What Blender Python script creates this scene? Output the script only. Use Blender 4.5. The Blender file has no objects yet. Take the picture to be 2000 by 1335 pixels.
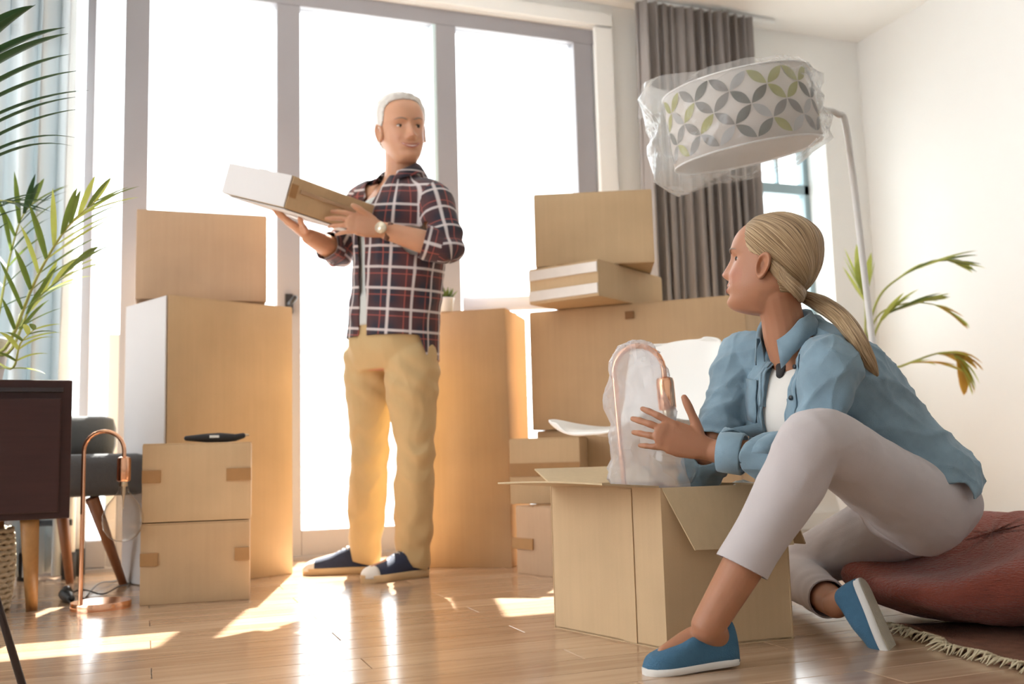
import bpy, bmesh, math, random
import numpy as np
from mathutils import Vector, Matrix
random.seed(7); rng = np.random.RandomState(3)
SC = bpy.context.scene; COL = SC.collection; RAD = math.radians
# ------------------------------------------------------------------ camera
FPX = 1924.0; CAMH = .43
yaw, pit, rol = RAD(20.5), RAD(6.6), RAD(1.57)
FW = Vector((math.sin(yaw)*math.cos(pit), math.cos(yaw)*math.cos(pit), math.sin(pit)))
_r = Vector((math.cos(yaw), -math.sin(yaw), 0)); _u = _r.cross(FW)
RT = _r*math.cos(rol) - _u*math.sin(rol); UP = _u*math.cos(rol) + _r*math.sin(rol)
CAM = Vector((0, 0, CAMH))
cd = bpy.data.cameras.new('camera'); cam = bpy.data.objects.new('camera', cd); COL.objects.link(cam)
cd.sensor_width = 36; cd.lens = 36*FPX/2000; cd.clip_start = .05
cam.matrix_world = Matrix(((RT.x, UP.x, -FW.x, 0), (RT.y, UP.y, -FW.y, 0), (RT.z, UP.z, -FW.z, CAMH), (0, 0, 0, 1)))
cd.dof.use_dof = True; cd.dof.focus_distance = 2.2; cd.dof.aperture_fstop = 3.2
SC.camera = cam
# ------------------------------------------------------------------ light
w = bpy.data.worlds.new('sky'); SC.world = w; w.use_nodes = True
bg = w.node_tree.nodes['Background']; bg.inputs[0].default_value = (.93, .97, 1, 1); bg.inputs[1].default_value = 3.3
sl = bpy.data.lights.new('sun', 'SUN'); sun = bpy.data.objects.new('sun', sl); COL.objects.link(sun)
sl.energy = 17; sl.color = (1, .95, .88); sl.angle = RAD(.6)
SUN_AZ = Vector((-.26, -1, 0)).normalized(); SUN_EL = RAD(50)
sd = SUN_AZ*math.cos(SUN_EL) + Vector((0, 0, -math.sin(SUN_EL)))
sun.rotation_euler = sd.to_track_quat('-Z', 'Y').to_euler(); sun.location = (1, 7, 5)
SC.view_settings.view_transform = 'Standard'; SC.view_settings.look = 'None'
SC.view_settings.exposure = .85; SC.view_settings.gamma = 1; SC.view_settings.use_curve_mapping = False
SC.cycles.max_bounces = 10; SC.cycles.transparent_max_bounces = 16; SC.cycles.sample_clamp_indirect = 6
SC.cycles.use_denoising = True

# ------------------------------------------------------------------ pixel helpers (photo frame 2000 x 1335)
def ray(x, y): return FW + RT*((x-1000)/FPX) - UP*((y-667.5)/FPX)
def at(x, y, Z): return CAM + ray(x, y)*Z
def atz(x, y, z): d = ray(x, y); return CAM + d*((z-CAMH)/d.z)
def gnd(x, y): return atz(x, y, 0)
def aty(x, y, Y): d = ray(x, y); return CAM + d*(Y/d.y)
FH = Vector((math.sin(yaw), math.cos(yaw), 0)); RH = Vector((math.cos(yaw), -math.sin(yaw), 0)); ZU = Vector((0, 0, 1))
def cv(x, d, z=0): return RH*x + FH*d + ZU*z      # direction given as right / away / up

# ------------------------------------------------------------------ materials
def nmat(name):
    m = bpy.data.materials.new(name); m.use_nodes = True; nt = m.node_tree
    return m, nt, nt.nodes, nt.links, nt.nodes['Principled BSDF']
def c4(c): return (c[0], c[1], c[2], 1)
def mat(name, col, rough=.6, metal=0, var=.08, scale=6, bump=0, bscale=60, spec=.5, stretch=(1, 1, 1), trans=0, sheen=0, sss=0, coat=0, coord='Object', bdist=.01):
    m, nt, N, L, P = nmat(name)
    P.inputs['Roughness'].default_value = rough; P.inputs['Metallic'].default_value = metal
    P.inputs['Specular IOR Level'].default_value = spec
    if sheen: P.inputs['Sheen Weight'].default_value = sheen
    if coat: P.inputs['Coat Weight'].default_value = coat
    if sss:
        P.inputs['Subsurface Weight'].default_value = sss; P.inputs['Subsurface Radius'].default_value = (.02, .007, .004); P.inputs['Subsurface Scale'].default_value = .6
    tc = N.new('ShaderNodeTexCoord'); mp = N.new('ShaderNodeMapping'); mp.inputs['Scale'].default_value = stretch
    L.new(tc.outputs[coord], mp.inputs[0])
    nz = N.new('ShaderNodeTexNoise'); nz.inputs['Scale'].default_value = scale; nz.inputs['Detail'].default_value = 4
    L.new(mp.outputs[0], nz.inputs[0])
    mx = N.new('ShaderNodeMix'); mx.data_type = 'RGBA'
    mx.inputs[6].default_value = c4([min(1, c*(1-var)) for c in col]); mx.inputs[7].default_value = c4([min(1, c*(1+var)) for c in col])
    L.new(nz.outputs[0], mx.inputs[0]); L.new(mx.outputs[2], P.inputs['Base Color'])
    if bump:
        nb = N.new('ShaderNodeTexNoise'); nb.inputs['Scale'].default_value = bscale; nb.inputs['Detail'].default_value = 3
        L.new(mp.outputs[0], nb.inputs[0]); b = N.new('ShaderNodeBump'); b.inputs['Strength'].default_value = bump; b.inputs['Distance'].default_value = bdist
        L.new(nb.outputs[0], b.inputs['Height']); L.new(b.outputs[0], P.inputs['Normal'])
    if trans:
        t = N.new('ShaderNodeBsdfTranslucent'); L.new(mx.outputs[2], t.inputs[0]); s = N.new('ShaderNodeMixShader'); s.inputs[0].default_value = trans
        L.new(P.outputs[0], s.inputs[1]); L.new(t.outputs[0], s.inputs[2]); L.new(s.outputs[0], N['Material Output'].inputs[0])
    return m
def clearmat(name, tint=(1, 1, 1), edge=.6, haze=0, rough=.02, bump=0, bscale=30, fres=1.45, hcol=(.9, .9, .9)):
    m, nt, N, L, P = nmat(name); N.remove(P)
    t = N.new('ShaderNodeBsdfTransparent'); t.inputs[0].default_value = c4(tint)
    g = N.new('ShaderNodeBsdfGlossy'); g.inputs['Roughness'].default_value = rough
    lw = N.new('ShaderNodeLayerWeight'); lw.inputs['Blend'].default_value = .5
    pw = N.new('ShaderNodeMath'); pw.operation = 'POWER'; pw.inputs[1].default_value = 4; L.new(lw.outputs['Facing'], pw.inputs[0])
    fr = N.new('ShaderNodeMath'); fr.operation = 'MULTIPLY_ADD'; fr.inputs[1].default_value = edge; fr.inputs[2].default_value = .04; L.new(pw.outputs[0], fr.inputs[0])
    s = N.new('ShaderNodeMixShader'); L.new(fr.outputs[0], s.inputs[0]); L.new(t.outputs[0], s.inputs[1]); L.new(g.outputs[0], s.inputs[2]); out = s
    if bump:
        tc = N.new('ShaderNodeTexCoord'); nb = N.new('ShaderNodeTexNoise'); nb.inputs['Scale'].default_value = bscale; nb.inputs['Detail'].default_value = 2
        L.new(tc.outputs['Object'], nb.inputs[0]); b = N.new('ShaderNodeBump'); b.inputs['Strength'].default_value = bump; b.inputs['Distance'].default_value = .02
        L.new(nb.outputs[0], b.inputs['Height']); L.new(b.outputs[0], g.inputs['Normal']); L.new(b.outputs[0], lw.inputs['Normal'])
    if haze:
        d = N.new('ShaderNodeBsdfDiffuse'); d.inputs[0].default_value = c4(hcol); tl = N.new('ShaderNodeBsdfTranslucent'); tl.inputs[0].default_value = c4(hcol)
        a = N.new('ShaderNodeMixShader'); a.inputs[0].default_value = .5; L.new(d.outputs[0], a.inputs[1]); L.new(tl.outputs[0], a.inputs[2])
        s2 = N.new('ShaderNodeMixShader'); s2.inputs[0].default_value = haze; L.new(s.outputs[0], s2.inputs[1]); L.new(a.outputs[0], s2.inputs[2]); out = s2
    L.new(out.outputs[0], N['Material Output'].inputs[0]); return m

def cardboard(name, col=(.55, .375, .215), sc=1):
    m, nt, N, L, P = nmat(name); P.inputs['Roughness'].default_value = .72; P.inputs['Specular IOR Level'].default_value = .3
    tc = N.new('ShaderNodeTexCoord')
    n1 = N.new('ShaderNodeTexNoise'); n1.inputs['Scale'].default_value = 3.5; n1.inputs['Detail'].default_value = 3; L.new(tc.outputs['Object'], n1.inputs[0])
    mp = N.new('ShaderNodeMapping'); mp.inputs['Scale'].default_value = (1, 1, .04); L.new(tc.outputs['Object'], mp.inputs[0])
    n2 = N.new('ShaderNodeTexNoise'); n2.inputs['Scale'].default_value = 70*sc; n2.inputs['Detail'].default_value = 2; L.new(mp.outputs[0], n2.inputs[0])
    n3 = N.new('ShaderNodeTexNoise'); n3.inputs['Scale'].default_value = 450; n3.inputs['Detail'].default_value = 2; L.new(tc.outputs['Object'], n3.inputs[0])
    a = N.new('ShaderNodeMath'); a.operation = 'MULTIPLY_ADD'; a.inputs[1].default_value = .25; L.new(n2.outputs[0], a.inputs[0]); L.new(n1.outputs[0], a.inputs[2])
    b = N.new('ShaderNodeMath'); b.operation = 'MULTIPLY_ADD'; b.inputs[1].default_value = .22; L.new(n3.outputs[0], b.inputs[0]); L.new(a.outputs[0], b.inputs[2])
    mr = N.new('ShaderNodeMapRange'); mr.inputs[1].default_value = .35; mr.inputs[2].default_value = 1.1; L.new(b.outputs[0], mr.inputs[0])
    mx = N.new('ShaderNodeMix'); mx.data_type = 'RGBA'; mx.inputs[6].default_value = c4([c*.84 for c in col]); mx.inputs[7].default_value = c4([min(1, c*1.16) for c in col])
    L.new(mr.outputs[0], mx.inputs[0]); L.new(mx.outputs[2], P.inputs['Base Color'])
    bp = N.new('ShaderNodeBump'); bp.inputs['Strength'].default_value = .18; bp.inputs['Distance'].default_value = .004; L.new(a.outputs[0], bp.inputs['Height']); L.new(bp.outputs[0], P.inputs['Normal'])
    return m

M = {}
M['wall'] = mat('wall_paint', (.88, .88, .865), .85, var=.015, bump=.05, bscale=150)
M['ceil'] = mat('ceiling_paint', (.9, .9, .885), .9, var=.01)
M['frame'] = mat('grey_door_frame', (.31, .30, .325), .45, var=.04)
M['frameblue'] = mat('blue_grey_window_frame', (.30, .40, .44), .45, var=.04)
M['framelight'] = mat('pale_blue_edge', (.62, .76, .8), .4, var=.02)
M['white'] = mat('white_paint', (.86, .86, .85), .5, var=.02)
M['glass'] = clearmat('window_glass', (.97, .985, .98))
M['card'] = cardboard('cardboard')
M['card2'] = cardboard('cardboard_light', (.60, .43, .255))
M['card3'] = cardboard('cardboard_pinkish', (.52, .355, .23))
M['cardin'] = cardboard('cardboard_inside', (.60, .46, .285))
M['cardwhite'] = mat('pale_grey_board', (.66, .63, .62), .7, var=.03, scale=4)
M['tape'] = mat('brown_packing_tape', (.40, .22, .09), .5, var=.08, scale=40, spec=.35)
M['tapedk'] = mat('dark_tape_patch', (.24, .12, .05), .6, var=.1, scale=40, spec=.2)
M['tapepale'] = mat('pale_tape', (.80, .74, .68), .3, var=.05, scale=30)
M['black'] = mat('black_plastic', (.015, .015, .018), .35)
M['blackrub'] = mat('black_rubber', (.02, .02, .022), .7)
M['metalblk'] = mat('dark_metal', (.05, .042, .045), .3, metal=.6)
M['copper'] = mat('copper', (.93, .52, .33), .16, metal=1, var=.05)
M['brass'] = mat('screw_metal', (.7, .6, .45), .3, metal=1)
M['bulb'] = clearmat('bulb_glass', (.93, .91, .88), edge=1.6, haze=.05)
M['cabinet'] = mat('dark_stained_wood', (.038, .014, .013), .45, var=.25, scale=8, stretch=(1, 1, 12), spec=.35)
M['oak'] = mat('oak_leg_wood', (.50, .27, .10), .45, var=.2, scale=10, stretch=(6, 6, .6))
M['walnut'] = mat('reddish_leg_wood', (.30, .12, .05), .4, var=.2, scale=10, stretch=(6, 6, .6))
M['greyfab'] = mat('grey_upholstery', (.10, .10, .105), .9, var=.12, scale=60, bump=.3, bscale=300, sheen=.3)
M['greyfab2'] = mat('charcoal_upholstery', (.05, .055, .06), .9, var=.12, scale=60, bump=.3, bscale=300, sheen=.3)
M['rope'] = mat('woven_seagrass', (.66, .56, .40), .85, var=.25, scale=50, bump=.4, bscale=120)
M['curtain'] = mat('taupe_curtain', (.32, .29, .28), .9, var=.06, scale=30, stretch=(1, 1, .05), bump=.15, bscale=300, trans=.12)
M['sheer'] = mat('sheer_curtain', (.72, .765, .785), .9, var=.04, scale=20, stretch=(1, 1, .05), trans=.2)
M['leafdk'] = mat('dark_palm_leaf', (.035, .085, .03), .45, var=.3, scale=12, trans=.25)
M['leaf'] = mat('green_palm_leaf', (.16, .23, .045), .42, var=.35, scale=14, trans=.35)
M['leafy'] = mat('lime_palm_leaf', (.50, .55, .13), .45, var=.25, scale=12, trans=.45)
M['leafo'] = mat('yellowed_palm_leaf', (.60, .36, .07), .5, var=.25, scale=12, trans=.45)
M['stem'] = mat('palm_stem', (.42, .44, .12), .5, var=.2, scale=20)
M['pouf'] = mat('rust_woven_pouf', (.27, .058, .034), .95, var=.22, scale=22, stretch=(1, 1, 4), bump=.8, bscale=90, sheen=.2, bdist=.012)
M['rug'] = mat('red_brown_rug', (.20, .085, .05), .95, var=.4, scale=40, bump=.6, bscale=260)
M['fringe'] = mat('cream_fringe', (.62, .53, .36), .9, var=.2, scale=60)
M['shell'] = mat('white_chair_shell', (.88, .87, .84), .35, var=.02)
M['ply'] = mat('chair_edge_plywood', (.72, .50, .26), .5, var=.1, scale=30)
M['shade'] = mat('cream_lampshade', (.84, .80, .76), .8, var=.02, trans=.3)
M['petg'] = mat('grey_petal_print', (.27, .26, .25), .8, var=.25, scale=25, trans=.2)
M['petd'] = mat('dark_petal_print', (.13, .135, .12), .8, var=.25, scale=25, trans=.2)
M['peto'] = mat('olive_petal_print', (.42, .42, .13), .8, var=.25, scale=25, trans=.2)
M['petl'] = mat('pale_petal_print', (.52, .53, .54), .8, var=.15, scale=25, trans=.2)
M['plastic'] = clearmat('clear_plastic_wrap', (.99, .99, .99), haze=.26, rough=.12, bump=.9, bscale=16, fres=1.4)
M['bubble'] = clearmat('bubble_wrap', (.98, .98, .99), haze=.36, rough=.15, bump=1, bscale=45, fres=1.5, hcol=(.93, .93, .96))
M['roll'] = mat('white_wrap_roll', (.85, .85, .88), .5, var=.03, trans=.2)
M['rollin'] = mat('blue_roll_core', (.28, .30, .42), .6)
M['khaki'] = mat('khaki_cotton', (.60, .43, .215), .85, var=.06, scale=14, bump=.25, bscale=400, sheen=.15, bdist=.002)
M['jeans'] = mat('pale_pinkish_grey_trousers', (.56, .515, .52), .85, var=.05, scale=14, bump=.25, bscale=500, sheen=.1, bdist=.002)
M['denim'] = mat('washed_blue_denim', (.225, .34, .425), .85, var=.22, scale=22, bump=.35, bscale=420, sheen=.2, bdist=.002)
M['denimdk'] = mat('inner_collar_denim', (.10, .18, .28), .85, var=.15, scale=22, bump=.35, bscale=420)
M['tee'] = mat('white_jersey', (.82, .80, .76), .9, var=.03)
M['teegrey'] = mat('pale_grey_jersey', (.62, .65, .64), .9, var=.03)
M['blackstrip'] = mat('black_neck_strip', (.03, .028, .03), .8)
M['navy'] = mat('navy_canvas', (.025, .035, .075), .8, var=.15, scale=60, bump=.2, bscale=400)
M['shoeblue'] = mat('blue_canvas', (.055, .15, .25), .85, var=.15, scale=60, bump=.3, bscale=350)
M['sole'] = mat('white_rubber_sole', (.80, .78, .74), .55)
M['soleb'] = mat('beige_outsole', (.52, .48, .38), .7, var=.1, scale=40, bump=.5, bscale=200)
M['soletan'] = mat('tan_rubber_sole', (.66, .47, .26), .6)
M['eyew'] = mat('eye_white', (.8, .78, .75), .2, var=.01)
M['lip'] = mat('lips', (.50, .17, .14), .4, var=.05)
M['iris'] = mat('dark_iris', (.05, .035, .03), .15)
M['hairw'] = mat('white_hair', (.80, .77, .73), .6, var=.1, scale=60, bump=.6, bscale=90, sheen=.3)
M['browg'] = mat('grey_brown_eyebrow', (.30, .22, .17), .8)
M['watch'] = mat('pale_gold_watch_face', (.85, .78, .62), .2, metal=.5)
M['strap'] = mat('brown_watch_strap', (.13, .05, .03), .6)
M['pot'] = mat('white_glazed_pot', (.82, .84, .84), .3)
M['soil'] = mat('soil', (.05, .035, .025), .95)
M['deck'] = mat('pale_balcony_concrete', (.62, .61, .59), .85, var=.05, scale=5)
M['rail'] = mat('white_railing_paint', (.82, .83, .84), .5)
M['paper'] = mat('crumpled_white_paper', (.85, .83, .79), .8, bump=.5, bscale=25)
M['button'] = mat('dark_button', (.03, .04, .05), .3)
M['elastic'] = mat('black_hair_elastic', (.02, .02, .025), .8)

def skinmat(name, base, lip):
    m, nt, N, L, P = nmat(name); P.inputs['Roughness'].default_value = .48; P.inputs['Specular IOR Level'].default_value = .4
    P.inputs['Subsurface Weight'].default_value = .15; P.inputs['Subsurface Radius'].default_value = (.012, .004, .002); P.inputs['Subsurface Scale'].default_value = .5
    at_ = N.new('ShaderNodeAttribute'); at_.attribute_name = 'tint'
    tc = N.new('ShaderNodeTexCoord'); nz = N.new('ShaderNodeTexNoise'); nz.inputs['Scale'].default_value = 18; nz.inputs['Detail'].default_value = 4; L.new(tc.outputs['Object'], nz.inputs[0])
    mx = N.new('ShaderNodeMix'); mx.data_type = 'RGBA'; mx.inputs[6].default_value = c4([c*.9 for c in base]); mx.inputs[7].default_value = c4([c*1.1 for c in base]); L.new(nz.outputs[0], mx.inputs[0])
    m2 = N.new('ShaderNodeMix'); m2.data_type = 'RGBA'; L.new(at_.outputs['Fac'], m2.inputs[0]); L.new(mx.outputs[2], m2.inputs[6]); m2.inputs[7].default_value = c4(lip)
    L.new(m2.outputs[2], P.inputs['Base Color'])
    b = N.new('ShaderNodeBump'); b.inputs['Strength'].default_value = .12; b.inputs['Distance'].default_value = .002
    n2 = N.new('ShaderNodeTexNoise'); n2.inputs['Scale'].default_value = 250; L.new(tc.outputs['Object'], n2.inputs[0]); L.new(n2.outputs[0], b.inputs['Height']); L.new(b.outputs[0], P.inputs['Normal'])
    return m
M['skinw'] = skinmat('tanned_skin', (.45, .21, .12), (.50, .13, .11))
M['skinm'] = skinmat('light_tan_skin', (.62, .33, .205), (.42, .16, .12))

def plaidmat():
    m, nt, N, L, P = nmat('plaid_flannel'); P.inputs['Roughness'].default_value = .9; P.inputs['Sheen Weight'].default_value = .15
    uv = N.new('ShaderNodeUVMap'); uv.uv_map = 'UVMap'; sp = N.new('ShaderNodeSeparateXYZ'); L.new(uv.outputs[0], sp.inputs[0])
    def stripe(out, period, width, off):
        a = N.new('ShaderNodeMath'); a.operation = 'MULTIPLY_ADD'; a.inputs[1].default_value = 1/period; a.inputs[2].default_value = off; L.new(out, a.inputs[0])
        f = N.new('ShaderNodeMath'); f.operation = 'FRACT'; L.new(a.outputs[0], f.inputs[0])
        s = N.new('ShaderNodeMath'); s.operation = 'SUBTRACT'; s.inputs[1].default_value = .5; L.new(f.outputs[0], s.inputs[0])
        b = N.new('ShaderNodeMath'); b.operation = 'ABSOLUTE'; L.new(s.outputs[0], b.inputs[0])
        r = N.new('ShaderNodeMapRange'); r.inputs[1].default_value = width/period/2*1.35; r.inputs[2].default_value = width/period/2*.65; L.new(b.outputs[0], r.inputs[0]); return r.outputs[0]
    def mx(fac, a, b, k=1):
        x = N.new('ShaderNodeMix'); x.data_type = 'RGBA'
        if k != 1:
            q = N.new('ShaderNodeMath'); q.operation = 'MULTIPLY'; q.inputs[1].default_value = k; L.new(fac, q.inputs[0]); fac = q.outputs[0]
        L.new(fac, x.inputs[0])
        if hasattr(a, 'is_output'): L.new(a, x.inputs[6])
        else: x.inputs[6].default_value = c4(a)
        x.inputs[7].default_value = c4(b); return x.outputs[2]
    c = mx(stripe(sp.outputs[0], .152, .07, .1), (.028, .026, .042), (.085, .03, .032), .8)
    c = mx(stripe(sp.outputs[1], .152, .07, .1), c, (.085, .035, .04), .6)
    c = mx(stripe(sp.outputs[0], .076, .004, .82), c, (.42, .10, .08), .7)
    c = mx(stripe(sp.outputs[1], .076, .004, .82), c, (.42, .10, .08), .7)
    c = mx(stripe(sp.outputs[0], .076, .009, .5), c, (.72, .66, .66), .85)
    c = mx(stripe(sp.outputs[1], .076, .009, .5), c, (.72, .66, .66), .85)
    L.new(c, P.inputs['Base Color']); return m
M['plaid'] = plaidmat()

def hairmat():
    m, nt, N, L, P = nmat('blonde_hair'); P.inputs['Roughness'].default_value = .42; P.inputs['Specular IOR Level'].default_value = .5
    uv = N.new('ShaderNodeUVMap'); uv.uv_map = 'UVMap'; mp = N.new('ShaderNodeMapping'); mp.inputs['Scale'].default_value = (1, .03, 1); L.new(uv.outputs[0], mp.inputs[0])
    n = N.new('ShaderNodeTexNoise'); n.inputs['Scale'].default_value = 42; n.inputs['Detail'].default_value = 5; n.inputs['Roughness'].default_value = .65; L.new(mp.outputs[0], n.inputs[0])
    cr = N.new('ShaderNodeValToRGB'); e = cr.color_ramp.elements; e[0].position = .34; e[0].color = (.11, .055, .025, 1); e[1].position = .64; e[1].color = (.74, .56, .35, 1)
    k = e.new(.5); k.color = (.44, .29, .15, 1)
    L.new(n.outputs[0], cr.inputs[0]); L.new(cr.outputs[0], P.inputs['Base Color'])
    b = N.new('ShaderNodeBump'); b.inputs['Strength'].default_value = .7; b.inputs['Distance'].default_value = .006; L.new(n.outputs[0], b.inputs['Height']); L.new(b.outputs[0], P.inputs['Normal'])
    return m
M['hair'] = hairmat()

def plankmat(name, c0, c1, rough=.26):
    m, nt, N, L, P = nmat(name)
    tc = N.new('ShaderNodeTexCoord'); oi = N.new('ShaderNodeObjectInfo')
    ad = N.new('ShaderNodeVectorMath'); ad.operation = 'MULTIPLY_ADD'; ad.inputs[1].default_value = (1, 1, 1)
    cb = N.new('ShaderNodeCombineXYZ'); ml = N.new('ShaderNodeMath'); ml.operation = 'MULTIPLY'; ml.inputs[1].default_value = 37; L.new(oi.outputs['Random'], ml.inputs[0]); L.new(ml.outputs[0], cb.inputs[0]); L.new(ml.outputs[0], cb.inputs[1])
    L.new(tc.outputs['Object'], ad.inputs[0]); L.new(cb.outputs[0], ad.inputs[2])
    mp = N.new('ShaderNodeMapping'); mp.inputs['Scale'].default_value = (1.2, 16, 1); L.new(ad.outputs[0], mp.inputs[0])
    n = N.new('ShaderNodeTexNoise'); n.inputs['Scale'].default_value = 2.2; n.inputs['Detail'].default_value = 6; n.inputs['Distortion'].default_value = .6; L.new(mp.outputs[0], n.inputs[0])
    a = N.new('ShaderNodeMath'); a.operation = 'MULTIPLY_ADD'; a.inputs[1].default_value = .45; L.new(oi.outputs['Random'], a.inputs[0]); L.new(n.outputs[0], a.inputs[2])
    mr = N.new('ShaderNodeMapRange'); mr.inputs[1].default_value = .35; mr.inputs[2].default_value = 1.05; L.new(a.outputs[0], mr.inputs[0])
    x = N.new('ShaderNodeMix'); x.data_type = 'RGBA'; x.inputs[6].default_value = c4(c0); x.inputs[7].default_value = c4(c1); L.new(mr.outputs[0], x.inputs[0]); L.new(x.outputs[2], P.inputs['Base Color'])
    P.inputs['Roughness'].default_value = rough; P.inputs['Specular IOR Level'].default_value = .6; P.inputs['Coat Weight'].default_value = .35; P.inputs['Coat Roughness'].default_value = .12
    b = N.new('ShaderNodeBump'); b.inputs['Strength'].default_value = .05; b.inputs['Distance'].default_value = .003; L.new(n.outputs[0], b.inputs['Height']); L.new(b.outputs[0], P.inputs['Normal'])
    return m
M['plank'] = plankmat('laminate_plank', (.40, .24, .145), (.62, .43, .285), .2)
M['underlay'] = mat('dark_joint', (.12, .06, .03), .8)

# ------------------------------------------------------------------ mesh building
class MB:
    def __init__(s): s.v = []; s.f = []
    def add(s, v, f):
        o = len(s.v); s.v += [tuple(p) for p in v]; s.f += [tuple(i+o for i in q) for q in f]; return s
    def box(s, c, size, R=None):
        c = Vector(c); h = Vector(size)/2; vs = []
        for z in (-1, 1):
            for y in (-1, 1):
                for x in (-1, 1):
                    p = Vector((x*h.x, y*h.y, z*h.z)); vs.append(c + (R @ p if R else p))
        return s.add(vs, [(0, 2, 3, 1), (4, 5, 7, 6), (0, 1, 5, 4), (2, 6, 7, 3), (0, 4, 6, 2), (1, 3, 7, 5)])
    def rings(s, R, caps=True):
        n = len(R[0]); v = [p for r in R for p in r]; f = []
        for i in range(len(R)-1):
            for j in range(n):
                k = (j+1) % n; f.append((i*n+j, i*n+k, (i+1)*n+k, (i+1)*n+j))
        if caps:
            f.append(tuple(reversed(range(n)))); f.append(tuple((len(R)-1)*n+j for j in range(n)))
        return s.add(v, f)
    def tube(s, pts, r, n=12, hint=None, rb=None, round_ends=False, flat=1):
        pts = [Vector(p) for p in pts]; m = len(pts)
        r = [r]*m if not hasattr(r, '__len__') else list(r)
        rb = [x*flat for x in r] if rb is None else ([rb]*m if not hasattr(rb, '__len__') else list(rb))
        T = [(pts[min(i+1, m-1)]-pts[max(i-1, 0)]).normalized() for i in range(m)]
        if round_ends:
            P2 = []; r2 = []; b2 = []; T2 = []
            for a in (80, 50, 22): P2.append(pts[0]-T[0]*r[0]*math.sin(RAD(a))*.95); r2.append(r[0]*math.cos(RAD(a))); b2.append(rb[0]*math.cos(RAD(a))); T2.append(T[0])
            P2 += pts; r2 += r; b2 += rb; T2 += T
            for a in (22, 50, 80): P2.append(pts[-1]+T[-1]*r[-1]*math.sin(RAD(a))*.95); r2.append(r[-1]*math.cos(RAD(a))); b2.append(rb[-1]*math.cos(RAD(a))); T2.append(T[-1])
            pts, r, rb, T = P2, r2, b2, T2
        a = Vector(hint) if hint is not None else (ZU if abs(T[0].z) < .9 else Vector((1, 0, 0)))
        R = []
        for i, p in enumerate(pts):
            h = Vector(hint) if hint is not None else a
            a = (h - T[i]*h.dot(T[i])).normalized(); b = T[i].cross(a)
            R.append([p + a*(r[i]*math.cos(2*math.pi*j/n)) + b*(rb[i]*math.sin(2*math.pi*j/n)) for j in range(n)])
        return s.rings(R)
    def lathe(s, prof, o=(0, 0, 0), n=24, caps=True):
        o = Vector(o)
        return s.rings([[o + Vector((r*math.cos(2*math.pi*j/n), r*math.sin(2*math.pi*j/n), z)) for j in range(n)] for r, z in prof], caps)
    def sections(s, secs, n=28, e=2.4):      # secs: (centre, lateral vector*half width, depth vector*half depth)
        R = []
        for c, a, b in secs:
            ring = []
            for j in range(n):
                t = 2*math.pi*j/n; ct, st = math.cos(t), math.sin(t)
                ring.append(c + a*(math.copysign(abs(ct)**(2/e), ct)) + b*(math.copysign(abs(st)**(2/e), st)))
            R.append(ring)
        return s.rings(R)
    def build(s, name, m, parent=None, smooth=False, bevel=0, weld=False, loc=None):
        me = bpy.data.meshes.new(name); me.from_pydata(s.v, [], s.f); me.update()
        bm = bmesh.new(); bm.from_mesh(me); bmesh.ops.recalc_face_normals(bm, faces=bm.faces)
        if bevel: bmesh.ops.bevel(bm, geom=list(bm.edges), offset=bevel, segments=2, affect='EDGES', profile=.6)
        bm.to_mesh(me); bm.free()
        if loc is not None: me.transform(Matrix.Translation(-Vector(loc)))
        return link(name, me, m, parent, smooth, loc)
def link(name, me, m, parent=None, smooth=False, loc=None):
    me.materials.clear(); me.materials.append(m)
    if smooth: me.shade_smooth()
    o = bpy.data.objects.new(name, me); COL.objects.link(o)
    if loc is not None: o.location = Vector(loc)
    if parent is not None:
        o.parent = parent
        if loc is None and parent.type == 'EMPTY': o.matrix_parent_inverse = PINV.get(parent.name, Matrix())
        else: o.matrix_parent_inverse = PINV.get(parent.name, Matrix())
    return o
PINV = {}
def thing(name, label, cat, loc=(0, 0, 0), rotz=0, group=None):
    """Empty at the base; parts are built in world coordinates (parent inverse keeps them in place)."""
    o = bpy.data.objects.new(name, None); COL.objects.link(o); o.location = loc; o.rotation_euler = (0, 0, rotz); o.empty_display_size = .1
    o['label'] = label; o['category'] = cat
    if group: o['group'] = group
    PINV[o.name] = (Matrix.Translation(Vector(loc)) @ Matrix.Rotation(rotz, 4, 'Z')).inverted()
    return o
def tag(o, label, cat, group=None):
    o['label'] = label; o['category'] = cat
    if group: o['group'] = group
    return o
def struct(o): o['kind'] = 'structure'; return o
def cr(P, k=6, closed=False):      # Catmull-Rom through points (tuples of any length)
    P = [np.array(p, float) for p in P]; out = []
    for i in range(len(P)-1):
        a, b, c, d = P[max(i-1, 0)], P[i], P[i+1], P[min(i+2, len(P)-1)]
        for j in range(k):
            t = j/k; out.append(.5*((2*b)+(-a+c)*t+(2*a-5*b+4*c-d)*t*t+(-a+3*b-3*c+d)*t**3))
    out.append(P[-1]); return out

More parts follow.
